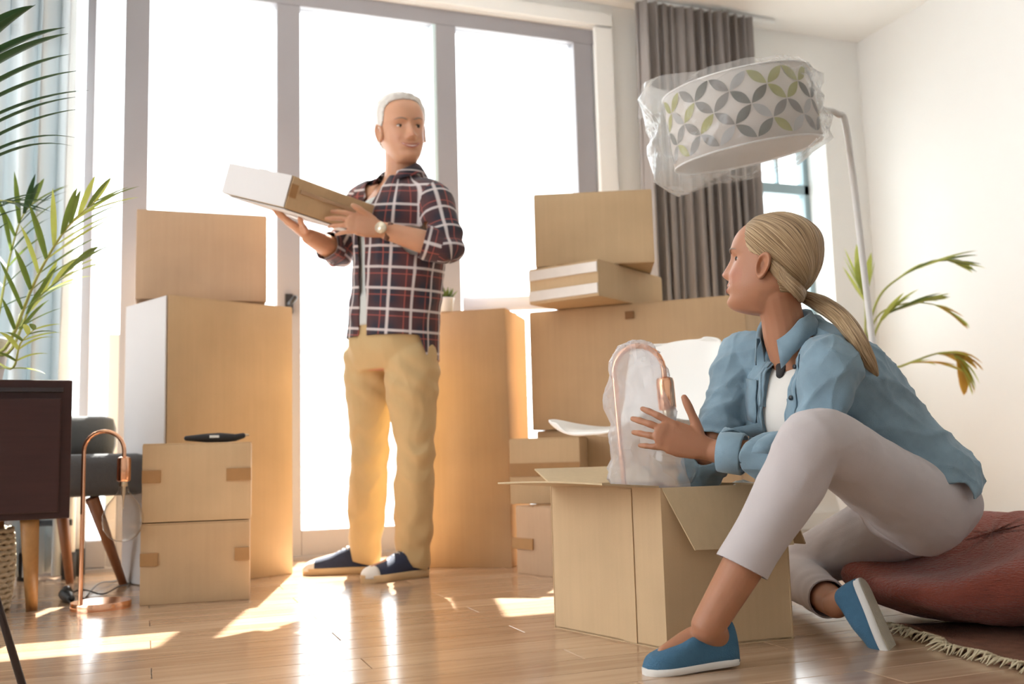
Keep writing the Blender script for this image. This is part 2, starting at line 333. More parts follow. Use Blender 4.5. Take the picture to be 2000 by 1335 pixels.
# ------------------------------------------------------------------ room
YW = 4.457; XR = 3.875; HC = 2.775; TH = .25; XL = -3.2; YB = -2.2
mb = MB().box(((XL+XR)/2, (YW+YB)/2, -.06), (XR-XL+.5, YW-YB+.25, .1)); floor = struct(mb.build('floor', M['underlay']))
PW, PL = .118, 1.29; k = 0
pm = {}
y = .55; row = 0
while y < YW+.05:
    x = -1.6 - [.0, .43, .86][row % 3] - .1
    while x < XR:
        x1 = min(x+PL, XR); 
        if x1 > -1.3 and x1-x > .05:
            key = round(x1-x, 3)
            if key not in pm:
                q = MB().box((0, 0, 0), (x1-x-.0015, PW-.0015, .01)); me = bpy.data.meshes.new('plank'); me.from_pydata(q.v, [], q.f)
                bm = bmesh.new(); bm.from_mesh(me); bmesh.ops.recalc_face_normals(bm, faces=bm.faces); bmesh.ops.bevel(bm, geom=list(bm.edges), offset=.0012, segments=1, affect='EDGES'); bm.to_mesh(me); bm.free()
                me.materials.append(M['plank']); pm[key] = me
            o = bpy.data.objects.new('plank', pm[key]); COL.objects.link(o); o.location = ((x+x1)/2, y+PW/2, -.005); o.parent = floor; k += 1
        x = x1
    y += PW; row += 1
o = MB().box(((XL+XR)/2, (.55+YB)/2, -.0055), (XR-XL, .55-YB, .009)).build('floor_strip', M['plank'], floor); o['kind'] = 'stuff'
# window wall: opening A for the sliding doors, opening B for the small window
AX0, AX1, AZ = -2.6, 2.175, 2.64; BX0, BX1, BZ0, BZ1 = 2.75, 3.60, .75, 2.2
mb = MB()
def wb(x0, x1, z0, z1): mb.box(((x0+x1)/2, YW+TH/2, (z0+z1)/2), (x1-x0, TH, z1-z0))
wb(XL, AX0, 0, HC); wb(AX0, AX1, AZ, HC); wb(AX1, BX0, 0, HC); wb(BX0, BX1, 0, BZ0); wb(BX0, BX1, BZ1, HC); wb(BX1, XR+.15, 0, HC)
struct(mb.build('wall_back', M['wall']))
struct(MB().box((XR+.075, (YW+YB)/2, HC/2), (.15, YW-YB, HC)).build('wall_right', M['wall']))
mb = MB(); mb.box((XL-.075, (YW+3.5)/2, HC/2), (.15, YW-3.5, HC)); mb.box((XL-.075, (.8+YB)/2, HC/2), (.15, .8-YB, HC)); mb.box((XL-.075, 2.15, HC-.1), (.15, 2.7, .2)); mb.box((XL-.075, 2.15, .15), (.15, 2.7, .3)); struct(mb.build('wall_left', M['wall']))  # unseen wall; its opening is placed to shape fill light from the left
struct(MB().box(((XL+XR)/2, (YW+YB+TH)/2, HC+.06), (XR-XL+.3, YW-YB+TH, .12)).build('ceiling', M['ceil']))
struct(MB().box((XR-.009, (YW+YB)/2, .045), (.018, YW-YB-.02, .09)).build('baseboard_right', M['white'], bevel=.003))
struct(MB().box(((2.34+XR)/2, YW-.009, .045), (XR-2.34-.02, .018, .09)).build('baseboard_back', M['white'], bevel=.003))
struct(MB().box(((XL+XR)/2, YB-.06, HC/2), (XR-XL, .12, HC)).build('wall_fill_block', M['wall']))  # unseen wall behind the camera, added to block fill light from the rear
# white reveal around the door opening
mb = MB(); mb.box((AX1+.04, YW-.012, AZ/2), (.10, .03, AZ)); mb.box(((AX0+AX1)/2, YW-.012, AZ+.045), (AX1-AX0+.18, .03, .07))
struct(mb.build('trim_1', M['white'], bevel=.003))
# sliding doors
dr = bpy.data.objects.new('door_1', None); COL.objects.link(dr); struct(dr)
def bar(x0, x1, z0, z1, y0=YW+.02, y1=YW+.10, m='frame', name='frame'):
    return MB().box(((x0+x1)/2, (y0+y1)/2, (z0+z1)/2), (x1-x0, y1-y0, z1-z0)).build(name, M[m], dr, bevel=.004)
ZT = 2.56; ZB = .13
posts = [(-2.6, -2.5), (-1.9, -1.79), (-1.2, -1.09), (-.262, -.225), (-.108, -.005), (.548, .655), (1.318, 1.42), (2.06, 2.165)]
for a, b in posts: bar(a, b, 0, ZT, name='post')
bar(1.298, 1.318, 0, ZT, m='framelight', name='edge_strip')
bar(AX0, AX1, ZT, AZ, name='top_rail'); 
for (a, b), (c, d) in zip(posts[:-1], posts[1:]):
    if c-b < .2 and b > -.3 and b < 0: bar(b, c, .02, ZB, name='bottom_rail')
    else: bar(b, c, .0, ZB, name='bottom_rail')
    MB().box(((b+c)/2, YW+.06, (ZB+ZT)/2), (c-b, .008, ZT-ZB)).build('glass_pane', M['glass'], dr)
bar(AX0, AX1, -.005, .018, YW+.0, YW+.16, name='threshold')
h = MB().tube([Vector((.601, YW+.02, 1.135)), Vector((.601, YW-.03, 1.135)), Vector((.606, YW-.045, 1.14)), Vector((.62, YW-.045, 1.16))], .011, round_ends=True).build('door_handle', M['black'], dr, True)
MB().box((.601, YW+.012, 1.14), (.035, .018, .09)).build('handle_plate', M['black'], dr, bevel=.003)
# small window
wn = bpy.data.objects.new('window_1', None); COL.objects.link(wn); struct(wn)
def wbar(x0, x1, z0, z1, name='sash', y0=YW+.17, y1=YW+.235, m='frameblue'): MB().box(((x0+x1)/2, (y0+y1)/2, (z0+z1)/2), (x1-x0, y1-y0, z1-z0)).build(name, M[m], wn, bevel=.003)
wbar(BX0, BX1, BZ1-.05, BZ1, 'top_frame'); wbar(BX0, BX1, BZ0, BZ0+.05, 'bottom_frame'); wbar(BX1-.035, BX1, BZ0, BZ1, 'side_frame'); wbar(BX0, BX0+.04, BZ0, BZ1, 'side_frame')
wbar(BX0, BX1, 1.885, 1.945, 'transom'); wbar(3.12, 3.165, BZ0, BZ1, 'mullion')
wbar(3.395, 3.41, 1.945, BZ1, 'muntin', YW+.185, YW+.22)
wbar(2.93, 2.945, 1.945, BZ1, 'muntin', YW+.185, YW+.22)
MB().box(((BX0+BX1)/2, YW+.205, (BZ0+BZ1)/2), (BX1-BX0-.03, .006, BZ1-BZ0-.03)).build('glass_pane', M['glass'], wn)
# balcony outside
struct(MB().box((.6, YW+TH+.9, -.06), (8.5, 1.8, .1)).build('balcony_slab_floor', M['deck']))
rl = thing('balcony_railing', 'white balcony railing with thin horizontal bars outside the glass doors', 'railing', (.6, 6.2, 0))
for x in np.arange(-3.2, 4.6, 1.3): MB().box((x, 6.2, .55), (.04, .04, 1.1)).build('railing_post', M['rail'], rl, bevel=.004)
for z in (.12, .26, .40, .54, .68, .82, .96): MB().tube([(-3.3, 6.2, z), (4.5, 6.2, z)], .008, n=8).build('railing_bar', M['rail'], rl, True)
MB().box((.6, 6.2, 1.115), (7.9, .055, .03)).build('hand_rail', M['rail'], rl, bevel=.004)
# curtains
def curtain(name, x0, x1, y, amp, folds, m, label, seed, spread=1, z1=HC-.03, z0=.02):
    r = random.Random(seed); n = folds*12; ph = []; t = 0
    for i in range(n+1): ph.append(t); t += 1+.55*math.sin(i*.37+seed)+.3*r.random()
    ph = [p/ph[-1] for p in ph]
    R = []
    for iz in range(9):
        f = iz/8; z = z1+(z0-z1)*f; ring = []
        for i, p in enumerate(ph):
            a = 2*math.pi*i/12; am = amp*(.75+.35*f)*(.8+.3*math.sin(p*9+seed))
            ring.append(Vector((x0+(x1-x0)*p*(1+(spread-1)*f) + .012*math.sin(2*a+f*2), y+am*math.sin(a+.5*math.sin(f*2.2+i*.13)), z)))
        R.append(ring)
    v = [p for r_ in R for p in r_]; nn = n+1; f = [(i*nn+j, i*nn+j+1, (i+1)*nn+j+1, (i+1)*nn+j) for i in range(8) for j in range(n)]
    me = bpy.data.meshes.new(name); me.from_pydata([tuple(p) for p in v], [], f); o = link(name, me, M[m], None, True)
    so = o.modifiers.new('thick', 'SOLIDIFY'); so.thickness = .004
    tag(o, label, 'curtain'); return o
curtain('curtain', 2.345, 3.05, YW-.15, .055, 13, 'curtain', 'taupe grey pleated curtain between the glass doors and the small window', 2)
curtain('curtain', -1.45, -.30, YW-.13, .065, 13, 'sheer', 'pale sheer curtain hanging behind the palm at the left window edge', 5)
MB().tube([(-2.6, YW-.13, HC-.02), (3.2, YW-.13, HC-.02)], .012, n=8).build('trim_2', M['white'], None, True)['kind'] = 'structure'

# ------------------------------------------------------------------ cardboard boxes
def warped(w_, d, h, seed, amp, cell=.06, sag=0, r=.006):
    """closed carton body, local coords: x 0..w, y 0..d, z 0..h, panels slightly bowed"""
    q = MB().box((w_/2, d/2, h/2), (w_, d, h)); me = bpy.data.meshes.new('t'); me.from_pydata(q.v, [], q.f)
    bm = bmesh.new(); bm.from_mesh(me); bpy.data.meshes.remove(me)
    bmesh.ops.recalc_face_normals(bm, faces=bm.faces)
    bmesh.ops.bevel(bm, geom=list(bm.edges), offset=r*.6, segments=2, affect='EDGES', profile=.6)
    bmesh.ops.subdivide_edges(bm, edges=[e for e in bm.edges if e.calc_length() > .05], cuts=7, use_grid_fill=True)
    rr = random.Random(seed); a = [rr.uniform(-1, 1) for _ in range(6)]
    for v in bm.verts:
        x, y_, z = v.co.x/w_, v.co.y/d, v.co.z/h
        sx, sy, sz = math.sin(math.pi*x), math.sin(math.pi*y_), math.sin(math.pi*z)
        v.co.x += amp*(a[0]*sz*sy*(1 if x > .5 else -1)) + amp*.4*a[1]*math.sin(3*z)*sy
        v.co.y += amp*(abs(a[2])*sz*sx*(1 if y_ > .5 else -1)) + amp*.3*a[3]*math.sin(5*x+2)*sz
        v.co.z += sag*(sx if z > .9 else 0)
    return bm
def carton(label, A, yawdeg, w_, d, h, m='card', seed=1, amp=.003, tape=None, sag=0, group='closed moving boxes', side=None, flaps=True, extra=None):
    A = Vector(A); t = thing('cardboard_box', label, 'box', A, RAD(yawdeg), group)
    def put(o): o.matrix_parent_inverse = Matrix(); return o
    bm = warped(w_, d, h-.004, seed, amp, sag=sag); me = bpy.data.meshes.new('carton'); bm.to_mesh(me); bm.free()
    put(link('carton', me, M[m], t, True)); me.shade_smooth()
    me.set_sharp_from_angle(angle=RAD(28))
    if flaps and not sag:
        for s_ in (0, 1):
            y0, y1 = ((.002, d/2-.002), (d/2+.002, d-.002))[s_]
            put(MB().box((w_/2, (y0+y1)/2, h-.002), (w_-.004, y1-y0, .004)).build('top_flap', M[m], t, bevel=.001))
        put(MB().box((w_/2, d/2, h+.0005), (w_+.001, .05, .0012)).build('packing_tape', M['tape'], t))
    for tp in (tape or []):
        x0, x1, z0, z1 = tp[:4]; mm = tp[4] if len(tp) > 4 else 'tape'; yy = -amp-.002
        put(MB().box(((x0+x1)/2*w_, yy+.002, (z0+z1)/2*h), ((x1-x0)*w_, .006, (z1-z0)*h)).build('packing_tape', M[mm], t, bevel=.001))
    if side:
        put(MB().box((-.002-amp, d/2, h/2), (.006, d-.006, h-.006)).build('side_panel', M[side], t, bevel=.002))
    return t, put
def yawof(a, b): return math.degrees(math.atan2((b-a).y, (b-a).x))
# left stack: tall carton, upper carton
TA = Vector((.073, 3.738, 0)); TB = Vector((.546, 3.955, 0))
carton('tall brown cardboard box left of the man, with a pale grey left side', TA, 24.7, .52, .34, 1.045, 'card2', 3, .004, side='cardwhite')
a, b = atz(264, 584, 1.055), atz(521, 592, 1.052)
carton('brown cardboard box on top of the tall box at left', Vector((a.x, a.y, 1.058)), yawof(a, b), (b-a).length, .30, .345, 'card3', 4, .005)
# pale tall carton behind at the far left
a = gnd(203, 1118); carton('pale cream tall box standing behind the tall brown box, by the sheer curtain', (a.x, a.y+.02, 0), 5, .21, .25, .99, 'cardwhite', 6, .003)
# two small boxes in front
S0 = Vector((-.009, 3.338, 0))
carton('small taped cardboard box on the floor, lower of the pair at left', S0, -6.1, .33, .26, .25, 'card', 8, .004, tape=[(0, .16, .48, .64), (.86, 1, .5, .66)], group='two small taped boxes')
carton('small taped cardboard box stacked on the lower small box at left', S0+Vector((.002, .003, .253)), -6.1, .332, .25, .247, 'card2', 9, .003, tape=[(0, .17, .5, .66), (.77, 1, .5, .66)], group='two small taped boxes')
# big box behind the man
a, b = Vector((1.058, 3.856, 0)), Vector((1.344, 3.662, 0)); dv = (b-a).normalized(); a2 = b-dv*.40
carton('large brown cardboard box standing right behind the man', a2, yawof(a2, b), .40, .36, 1.02, 'card', 11, .004)
# boxes at right
eb = Vector((1.361, 3.291, 0)); ea = Vector((1.29, 3.5, 0)); ey = yawof(ea, eb)+90
carton('small taped cardboard box on the floor behind the open box, lowest of that pile', eb, ey, .28, .2, .248, 'card3', 12, .004, tape=[(0, .2, .45, .6)], group='boxes piled behind the open box')
o = [c for c in COL.objects if c.type == 'EMPTY'][-1]
p_ = MB().box((-.003, .16, .11), (.006, .12, .04)).build('packing_tape', M['tape'], o, bevel=.001); p_.matrix_parent_inverse = Matrix()
da = atz(997, 984, .25); dvv = cv(math.cos(RAD(14)), -math.sin(RAD(14)))
carton('cardboard box with a brown tape band, on the small floor box behind the open box', Vector((da.x, da.y, .2495)), yawof(Vector((0, 0, 0)), dvv), .272, .20, .246, 'card2', 13, .003, tape=[(0, 1, .42, .62)], group='boxes piled behind the open box')
ca = at(1040, 840, 3.93); cb_ = at(1452, 770, 3.62); cb_.z = ca.z; cyaw = yawof(ca, cb_)
nv = Vector((-math.sin(RAD(cyaw)), math.cos(RAD(cyaw)), 0)); dc = Vector((math.cos(RAD(cyaw)), math.sin(RAD(cyaw)), 0))
pf = ca + dc*.01 + nv*.02
carton('low cardboard box on the floor holding up the wide box, behind the white chair', Vector((pf.x, pf.y, 0)), cyaw, .80, .30, ca.z-.003, 'card', 15, .003, group='boxes piled behind the open box')
t, put = carton('wide brown cardboard box behind the white chair and the woman', Vector((ca.x, ca.y, ca.z)), cyaw, .86, .38, .475, 'card', 16, .004, group='boxes piled behind the open box')
put(MB().box((.42, -.006, .43), (.035, .004, .03)).build('hand_hole_tape', M['tapedk'], t, bevel=.001))
fc = atz(1170, 577, ca.z+.478); fz = ca.z+.478; fl = at(1048, 590, 3.81); fr_ = at(1300, 575, 4.08)
vr = Vector((fr_.x-fc.x, fr_.y-fc.y, 0)); fy = yawof(Vector((0, 0, 0)), vr)
t, put = carton('flat carton with pale bands on its end, between two brown boxes', Vector((fc.x, fc.y, fz)), fy, .52, .31, .138, 'card2', 17, .002, group='boxes piled behind the open box')
for z in (.03, .11): put(MB().box((-.003, .155, z), (.006, .305, .038)).build('pale_band', M['tapepale'], t, bevel=.001))
ta = atz(1046, 521, fz+.142); tb = atz(1265, 524, fz+.142); tz = fz+.142
carton('topmost brown cardboard box of the pile right of the glass doors', Vector((ta.x, ta.y, tz)), -25, .455, .30, .285, 'card2', 18, .006, group='boxes piled behind the open box')
# roll of wrap on the big box
p0 = atz(1098, 588, 1.055); p1 = atz(905, 594, 1.055)
t = thing('roll_of_wrap', 'roll of white wrapping film on top of the large box behind the man', 'roll', (p0+p1)/2)
MB().tube([p0, p0*.5+p1*.5, p1], .032, n=20).build('film', M['roll'], t, True)
MB().tube([p0+(p0-p1).normalized()*.006, p0], .018, n=16).build('core', M['rollin'], t, True)

# ------------------------------------------------------------------ open box in front
OC = Vector((1.074, 1.959, 0)); u1 = (Vector((1.381, 1.939, 0))-OC).normalized(); u2 = Vector((-u1.y, u1.x, 0)); OW, OD, OH = .315, .40, .351; th = .004
u2 = (Vector((.97, 2.347, 0))-OC).normalized()   # carton slightly racked out of square
ob = thing('open_cardboard_box', 'open brown cardboard box with its flaps folded out, in front of the woman', 'box', OC)
def opanel(name, p, a, b, m='cardin', thick=None, bow=0, mirror=1, seg=8, taper=(0, 0)):
    """panel spanned by a and b from p, with thickness; taper pulls in the far corners"""
    n = a.cross(b).normalized()*(thick or th); V = []; R0 = []; F = []
    for s_ in (0, 1):
        for j in range(seg+1):
            for i in range(seg+1):
                u, v = i/seg, j/seg; uu = u*(1-(taper[0]+taper[1])*v)+taper[0]*v
                V.append(p + a*uu + b*v + n*(s_) + n.normalized()*bow*math.sin(math.pi*u)*v)
    K = (seg+1)**2; W = seg+1
    for j in range(seg):
        for i in range(seg):
            q = j*W+i; F += [(q, q+W, q+W+1, q+1), (K+q, K+q+1, K+q+W+1, K+q+W)]
    for i in range(seg):
        F += [(i, i+1, K+i+1, K+i), (seg*W+i, K+seg*W+i, K+seg*W+i+1, seg*W+i+1), (i*W, K+i*W, K+(i+1)*W, (i+1)*W), (i*W+seg, (i+1)*W+seg, K+(i+1)*W+seg, K+i*W+seg)]
    mb = MB().add(V, F); return mb.build(name, M[m], ob, False)
H3 = Vector((0, 0, OH))
opanel('side_wall', OC, u2*OD, H3, 'card2', .004); opanel('side_wall', OC, u1*OW, H3, 'card2', -.004)
opanel('side_wall', OC+u1*OW, u2*OD, H3, 'card2', -.004); opanel('side_wall', OC+u2*OD, u1*OW, H3, 'card2', .004)
opanel('bottom', OC+Vector((0, 0, .002)), u1*OW, u2*OD, 'card2', .004)
# seam strip on the left face, scored lines
for k_, wd in ((.37, .045),): 
    mbs = MB(); mbs.box((0, 0, 0), (wd, .002, OH-.004)); 
    Rm = Matrix((( u2.x, -u2.y, 0), (u2.y, u2.x, 0), (0, 0, 1)))
    mbs = MB().box(OC+u2*OD*k_*.78+Vector((0, 0, OH/2))-Vector((u2.y, -u2.x, 0)).normalized()*(-.0)+(-u1)*.002, (wd, .002, OH-.006), Rm); mbs.build('glued_seam', M['card2'], ob, bevel=.0005)
nf = Vector((u2.y, -u2.x, 0)).normalized()
# flaps: left folded out flat, right hanging down, others folded out
out_l = -(nf if nf.dot(u1) > 0 else -nf); 
opanel('flap', OC+H3+u2*.004, u2*(OD-.008), out_l*.165+Vector((0, 0, .012)), 'cardin', .004, bow=.004)
out_f = -Vector((-u1.y, u1.x, 0))
opanel('flap', OC+H3+u1*.004, u1*(OW-.008), (out_f*.045+Vector((0, 0, -.135))), 'cardin', .004, bow=.006, taper=(.17, .03))
opanel('flap', OC+H3+u2*OD+u1*.004, u1*(OW-.008), (-out_f*.14+Vector((0, 0, .04))), 'cardin', .004)
opanel('flap', OC+H3+u1*OW+u2*.004, u2*(OD-.008), (u1*.05+Vector((0, 0, -.14))), 'cardin', .004)
# paper inside
mbp = MB(); r = random.Random(4)
def blob(mb, c, rx, ry, rz, seed, amp, n=14, mlat=9):
    rr = random.Random(seed); ph = [(rr.uniform(2, 9), rr.uniform(2, 9), rr.uniform(0, 6)) for _ in range(4)]; R = []
    for i in range(mlat+1):
        th_ = math.pi*(i+.02)/(mlat+.04); ring = []
        for j in range(n):
            f_ = 2*math.pi*j/n; d = 1+amp*sum(math.sin(a*th_+b_*f_*.0+round(b_)*f_+c_) for a, b_, c_ in ph)/2
            ring.append(Vector(c)+Vector((rx*math.sin(th_)*math.cos(f_)*d, ry*math.sin(th_)*math.sin(f_)*d, rz*math.cos(th_)*d)))
        R.append(ring)
    return mb.rings(R)
ip = at(1452, 968, 2.42)
pp = tag(blob(MB(), ip, .055, .06, .035, 3, .14).build('packing_paper', M['paper'], None), 'crumpled white packing paper inside the open box', 'paper')

# ------------------------------------------------------------------ copper table lamps
def table_lamp(label, M4, bulb=True, br=1.):
    t = thing('table_lamp', label, 'lamp', M4.translation)
    def T(mb, name, m, par=t, smooth=True):
        q = MB(); q.v = [tuple(M4 @ Vector(p)) for p in mb.v]; q.f = mb.f; o = q.build(name, M[m], None, smooth)
        o.parent = par; o.matrix_parent_inverse = PINV[t.name] if par is t else Matrix(); o.data.set_sharp_from_angle(angle=RAD(40)); return o
    T(MB().lathe([(.088*br, 0), (.0885*br, .004), (.0885*br, .018), (.087*br, .022), (.001, .022)], n=40), 'base', 'copper')
    pts = [Vector((-.06, 0, .02)), Vector((-.06, 0, .25)), Vector((-.06, 0, .47))]
    for a_ in range(0, 181, 15): pts.append(Vector((-.06+.06*(1-math.cos(RAD(a_)))*1.0, 0, .48+.062*math.sin(RAD(a_)))))
    pts.append(Vector((.06, 0, .455)))
    T(MB().tube(pts, .0065, n=12), 'arched_tube', 'copper')
    s_ = T(MB().lathe([(.011, .462), (.019, .458), (.021, .45), (.021, .39), (.019, .385), (.012, .383)], (.06, 0, 0), 20), 'socket', 'copper')
    if bulb:
        pr = [(.012, .385), (.013, .37), (.016, .355), (.03, .335), (.05, .31), (.061, .28), (.062, .262), (.056, .235), (.042, .213), (.022, .201), (.003, .198)]
        b_ = T(MB().lathe(pr, (.06, 0, 0), 28), 'bulb', 'bulb')
        T(MB().lathe([(.006, .385), (.007, .35), (.003, .33), (.002, .30)], (.06, 0, 0), 10), 'filament_stem', 'brass')
        T(MB().lathe([(.0125, .388), (.0135, .384), (.0125, .378), (.0135, .372), (.012, .368)], (.06, 0, 0), 16), 'screw_cap', 'brass')
    return t, T
g0 = gnd(197, 1187)
# tube stands at image left of the base, arch reaching right and slightly towards the camera
ax = cv(.985, .17); ay = ZU.cross(ax)
L4 = Matrix(((ax.x, ay.x, 0, g0.x), (ax.y, ay.y, 0, g0.y), (0, 0, 1, 0), (0, 0, 0, 1))) @ Matrix.Scale(1.0, 4)
t, T = table_lamp('copper table lamp with a bare round bulb, on the floor by the small boxes', L4)
cp = [gnd(160, 1168), gnd(190, 1150), gnd(225, 1138), gnd(255, 1136)]
cp2 = cr([tuple(gnd(*q)) for q in [(178, 1172), (160, 1178), (185, 1152), (225, 1136), (262, 1130), (240, 1150), (200, 1162), (150, 1160), (125, 1170), (140, 1182)]], 6)
MB().tube([Vector(p)+ZU*(.004+.012*(math.sin(i*.35)**2)) for i, p in enumerate(cp2)], .0028, n=6).build('cord', M['black'], t, True)
q = gnd(125, 1172); MB().tube([q+ZU*.02, q+cv(.03, -.03, .012), q+cv(.05, -.06, .012)], [.018, .02, .012], n=10, round_ends=True).build('plug', M['black'], t, True)
MB().tube([q+cv(-.005, .03, .03), q+cv(.01, .0, .026)], [.015, .018], n=10, round_ends=True).build('plug_switch', M['black'], t, True)
# wrapped lamp in the open box
bx = cv(.86, -.30); bx.normalize(); by = ZU.cross(bx)
wp = at(1276, 905, 2.385); wp.z = .132
W4 = Matrix.Translation(wp) @ Matrix.Rotation(RAD(-3), 4, cv(0, 1)) @ Matrix.Scale(1.03, 4) @ Matrix(((bx.x, by.x, 0, 0), (bx.y, by.y, 0, 0), (0, 0, 1, 0), (0, 0, 0, 1)))
t, T = table_lamp('copper table lamp in bubble wrap held by the woman over the open box', W4, True, .80)
secs = []
for z, xc, hw, hd in [(.0, -.0, .078, .078), (.06, 0, .080, .076), (.16, .002, .084, .070), (.26, .0, .088, .064), (.34, -.004, .081, .052), (.42, -.006, .076, .042), (.48, -.008, .069, .034), (.522, -.006, .056, .028), (.546, -.004, .038, .022), (.556, -.004, .012, .010)]:
    secs.append((Vector((xc, 0, z)), Vector((hw, 0, 0)), Vector((0, hd, 0))))
mbw = MB(); S2 = []
for i in range(len(secs)-1):
    for k_ in range(4):
        f_ = k_/4; S2.append(tuple(secs[i][j].lerp(secs[i+1][j], f_) for j in range(3)))
S2.append(secs[-1]); mbw.sections(S2, n=40, e=2.2)
vv = np.array(mbw.v); c_ = vv[:, :2].copy(); nr = c_/(np.linalg.norm(c_, axis=1, keepdims=True)+1e-6)
d = .005*np.sin(vv[:, 2]*70+3*np.arctan2(c_[:, 1], c_[:, 0]))+.004*np.sin(5*np.arctan2(c_[:, 1], c_[:, 0])+vv[:, 2]*40)+.003*rng.randn(len(vv))
vv[:, :2] += nr*d[:, None]; mbw.v = [tuple(p) for p in vv]
T(mbw, 'bubble_wrap', 'bubble')

# ------------------------------------------------------------------ furniture at left
cz0 = .285; cz1 = .69
pr_ = at(142, 745, 2.93); cr_ = Vector((pr_.x, pr_.y, 0)); cdir = Vector((1, .09, 0)).normalized(); CW, CD = 1.0, .38
cyw = yawof(Vector((0, 0, 0)), cdir); cab = thing('sideboard', 'dark brown wooden sideboard on oak legs at the left edge', 'sideboard', cr_-cdir*CW/2)
cdn = Vector((-.09, 1, 0)).normalized(); Rc = Matrix(((cdir.x, cdn.x, 0), (cdir.y, cdn.y, 0), (0, 0, 1)))
cc = cr_-cdir*CW/2+cdn*CD/2
MB().box(cc+ZU*((cz0+cz1)/2), (CW, CD, cz1-cz0), Rc).build('carcass', M['cabinet'], cab, bevel=.004)
MB().box(cc+ZU*(cz1-.03)-cdn*(CD/2+.006)-cdir*0, (CW-.05, .014, .012), Rc).build('shadow_rail', M['metalblk'], cab, bevel=.001)
for s_ in (-1, 1):
    MB().box(cc+cdir*s_*CW*.24+ZU*((cz0+cz1)/2-.018)-cdn*(CD/2+.007), (CW*.46, .016, cz1-cz0-.075), Rc).build('door', M['cabinet'], cab, bevel=.003)
lb = gnd(62, 1190)
for i, (sx, sy) in enumerate(((1, 0), (1, 1), (-1, 0), (-1, 1))):
    top = cr_ + (-cdir*(.105+.10*sy) if sx > 0 else -cdir*(CW-.105)) + cdn*(.05 if sy == 0 else CD-.05)
    bot = Vector((lb.x, lb.y, 0)) if (sx, sy) == (1, 0) else top + cdir*.02*sx + cdn*(.02 if sy else -.03)
    tp = Vector((top.x, top.y, cz0)); MB().tube([bot+ZU*.002, tp], [.017, .026], n=14).build('leg', M['oak'], cab, True)
# armchair
ac = thing('armchair', 'grey upholstered armchair with splayed wooden legs behind the sideboard', 'armchair', Vector((at(150, 1000, 3.75).x, at(150, 1000, 3.75).y, 0)))
def fit_box(px0, px1, y0, y1, Z, dep): 
    a_, b_ = at(px0, y1, Z), at(px1, y0, Z); return (a_+b_)/2+FH*dep/2, ((b_-a_).dot(RH), dep, b_.z-a_.z)
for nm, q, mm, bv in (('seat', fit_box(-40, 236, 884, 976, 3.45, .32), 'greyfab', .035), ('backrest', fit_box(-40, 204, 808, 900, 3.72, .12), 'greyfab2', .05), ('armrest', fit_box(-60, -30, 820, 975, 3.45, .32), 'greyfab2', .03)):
    MB().box(q[0], q[1], Rc).build(nm, M[mm], ac, True, bevel=bv)
lg = [((180, 974, 3.6), (241, 1141, None)), ((120, 974, 3.98), None), ((-20, 974, 3.6), None), ((-30, 974, 3.98), None)]
tp = at(180, 972, 3.52); bt = gnd(241, 1141); MB().tube([bt, tp], [.014, .024], n=12).build('leg', M['walnut'], ac, True)
for (x_, Z_, dx, dd) in ((118, 3.72, .03, .03), (-30, 3.5, -.05, -.05), (-30, 3.72, -.05, .03)):
    tp = at(x_, 972, Z_); bt = Vector((tp.x, tp.y, 0))+cv(dx, dd); MB().tube([bt, tp], [.014, .024], n=12).build('leg', M['walnut'], ac, True)
# white stool with black feet behind
st = thing('metal_stool', 'white metal stool with black rubber feet behind the sideboard legs', 'stool', gnd(90, 1118))
def rod(a_, b_, r_, nm, m, par, n=10): return MB().tube([a_, b_], r_, n=n).build(nm, M[m], par, True)
for px_, Z_ in ((47, 3.84), (134, 3.84), (70, 3.98), (152, 3.98)):
    b_ = at(px_, 1120, Z_); b_.z = 0; rod(b_+ZU*.10, b_+ZU*.44, .021, 'leg', 'white', st); rod(b_+ZU*.001, b_+ZU*.105, .026, 'rubber_foot', 'blackrub', st, 14)
s1 = at(98, 1000, 3.945); MB().box(Vector((s1.x, s1.y, .45)), (.24, .26, .025), Rc).build('seat', M['white'], st, bevel=.006)
for Z_ in (3.84, 3.98):
    a_, b_ = at(52, 1040, Z_), at(140, 1040, Z_); a_.z = b_.z = .22; rod(a_, b_, .012, 'crossbar', 'greyfab2', st)
# basket
bk = gnd(-88, 1196); bt_ = thing('woven_basket', 'cream woven rope basket at the left edge under the sideboard', 'basket', bk)
for i in range(15):
    z = .012+i*.0165; r_ = .145+.012*math.sin(i/16*math.pi)
    MB().tube([bk+Vector((r_*math.cos(a_), r_*math.sin(a_), z+.0035*math.sin(a_*22+i*math.pi))) for a_ in np.linspace(0, 2*math.pi, 67)], .0088, n=6).build('rope_coil', M['rope'], bt_, True)
MB().lathe([(.13, .003), (.14, .02), (.142, .245), (.132, .245), (.13, .02), (.001, .012)], bk, 30).build('liner', M['rope'], bt_, True)
# dark metal rod leg nearest the camera
rb_ = gnd(48, 1352); rt_ = at(-22, 1120, 1.92)
sb = thing('tripod_leg_stand', 'thin dark metal stand, only its slanting leg showing at the lower left corner', 'stand', rb_)
MB().tube([rb_, rt_, at(-60, 1000, 1.95)], .0075, n=10).build('leg', M['metalblk'], sb, True)
hub = at(-60, 1000, 1.95); MB().tube([hub-ZU*.02, hub+ZU*.03], .02, n=14).build('hub', M['metalblk'], sb, True)
for q in (cv(-.12, .12), cv(-.10, -.14)):
    p_ = hub+q; p_.z = 0; MB().tube([p_, hub], .0075, n=10).build('leg', M['metalblk'], sb, True)

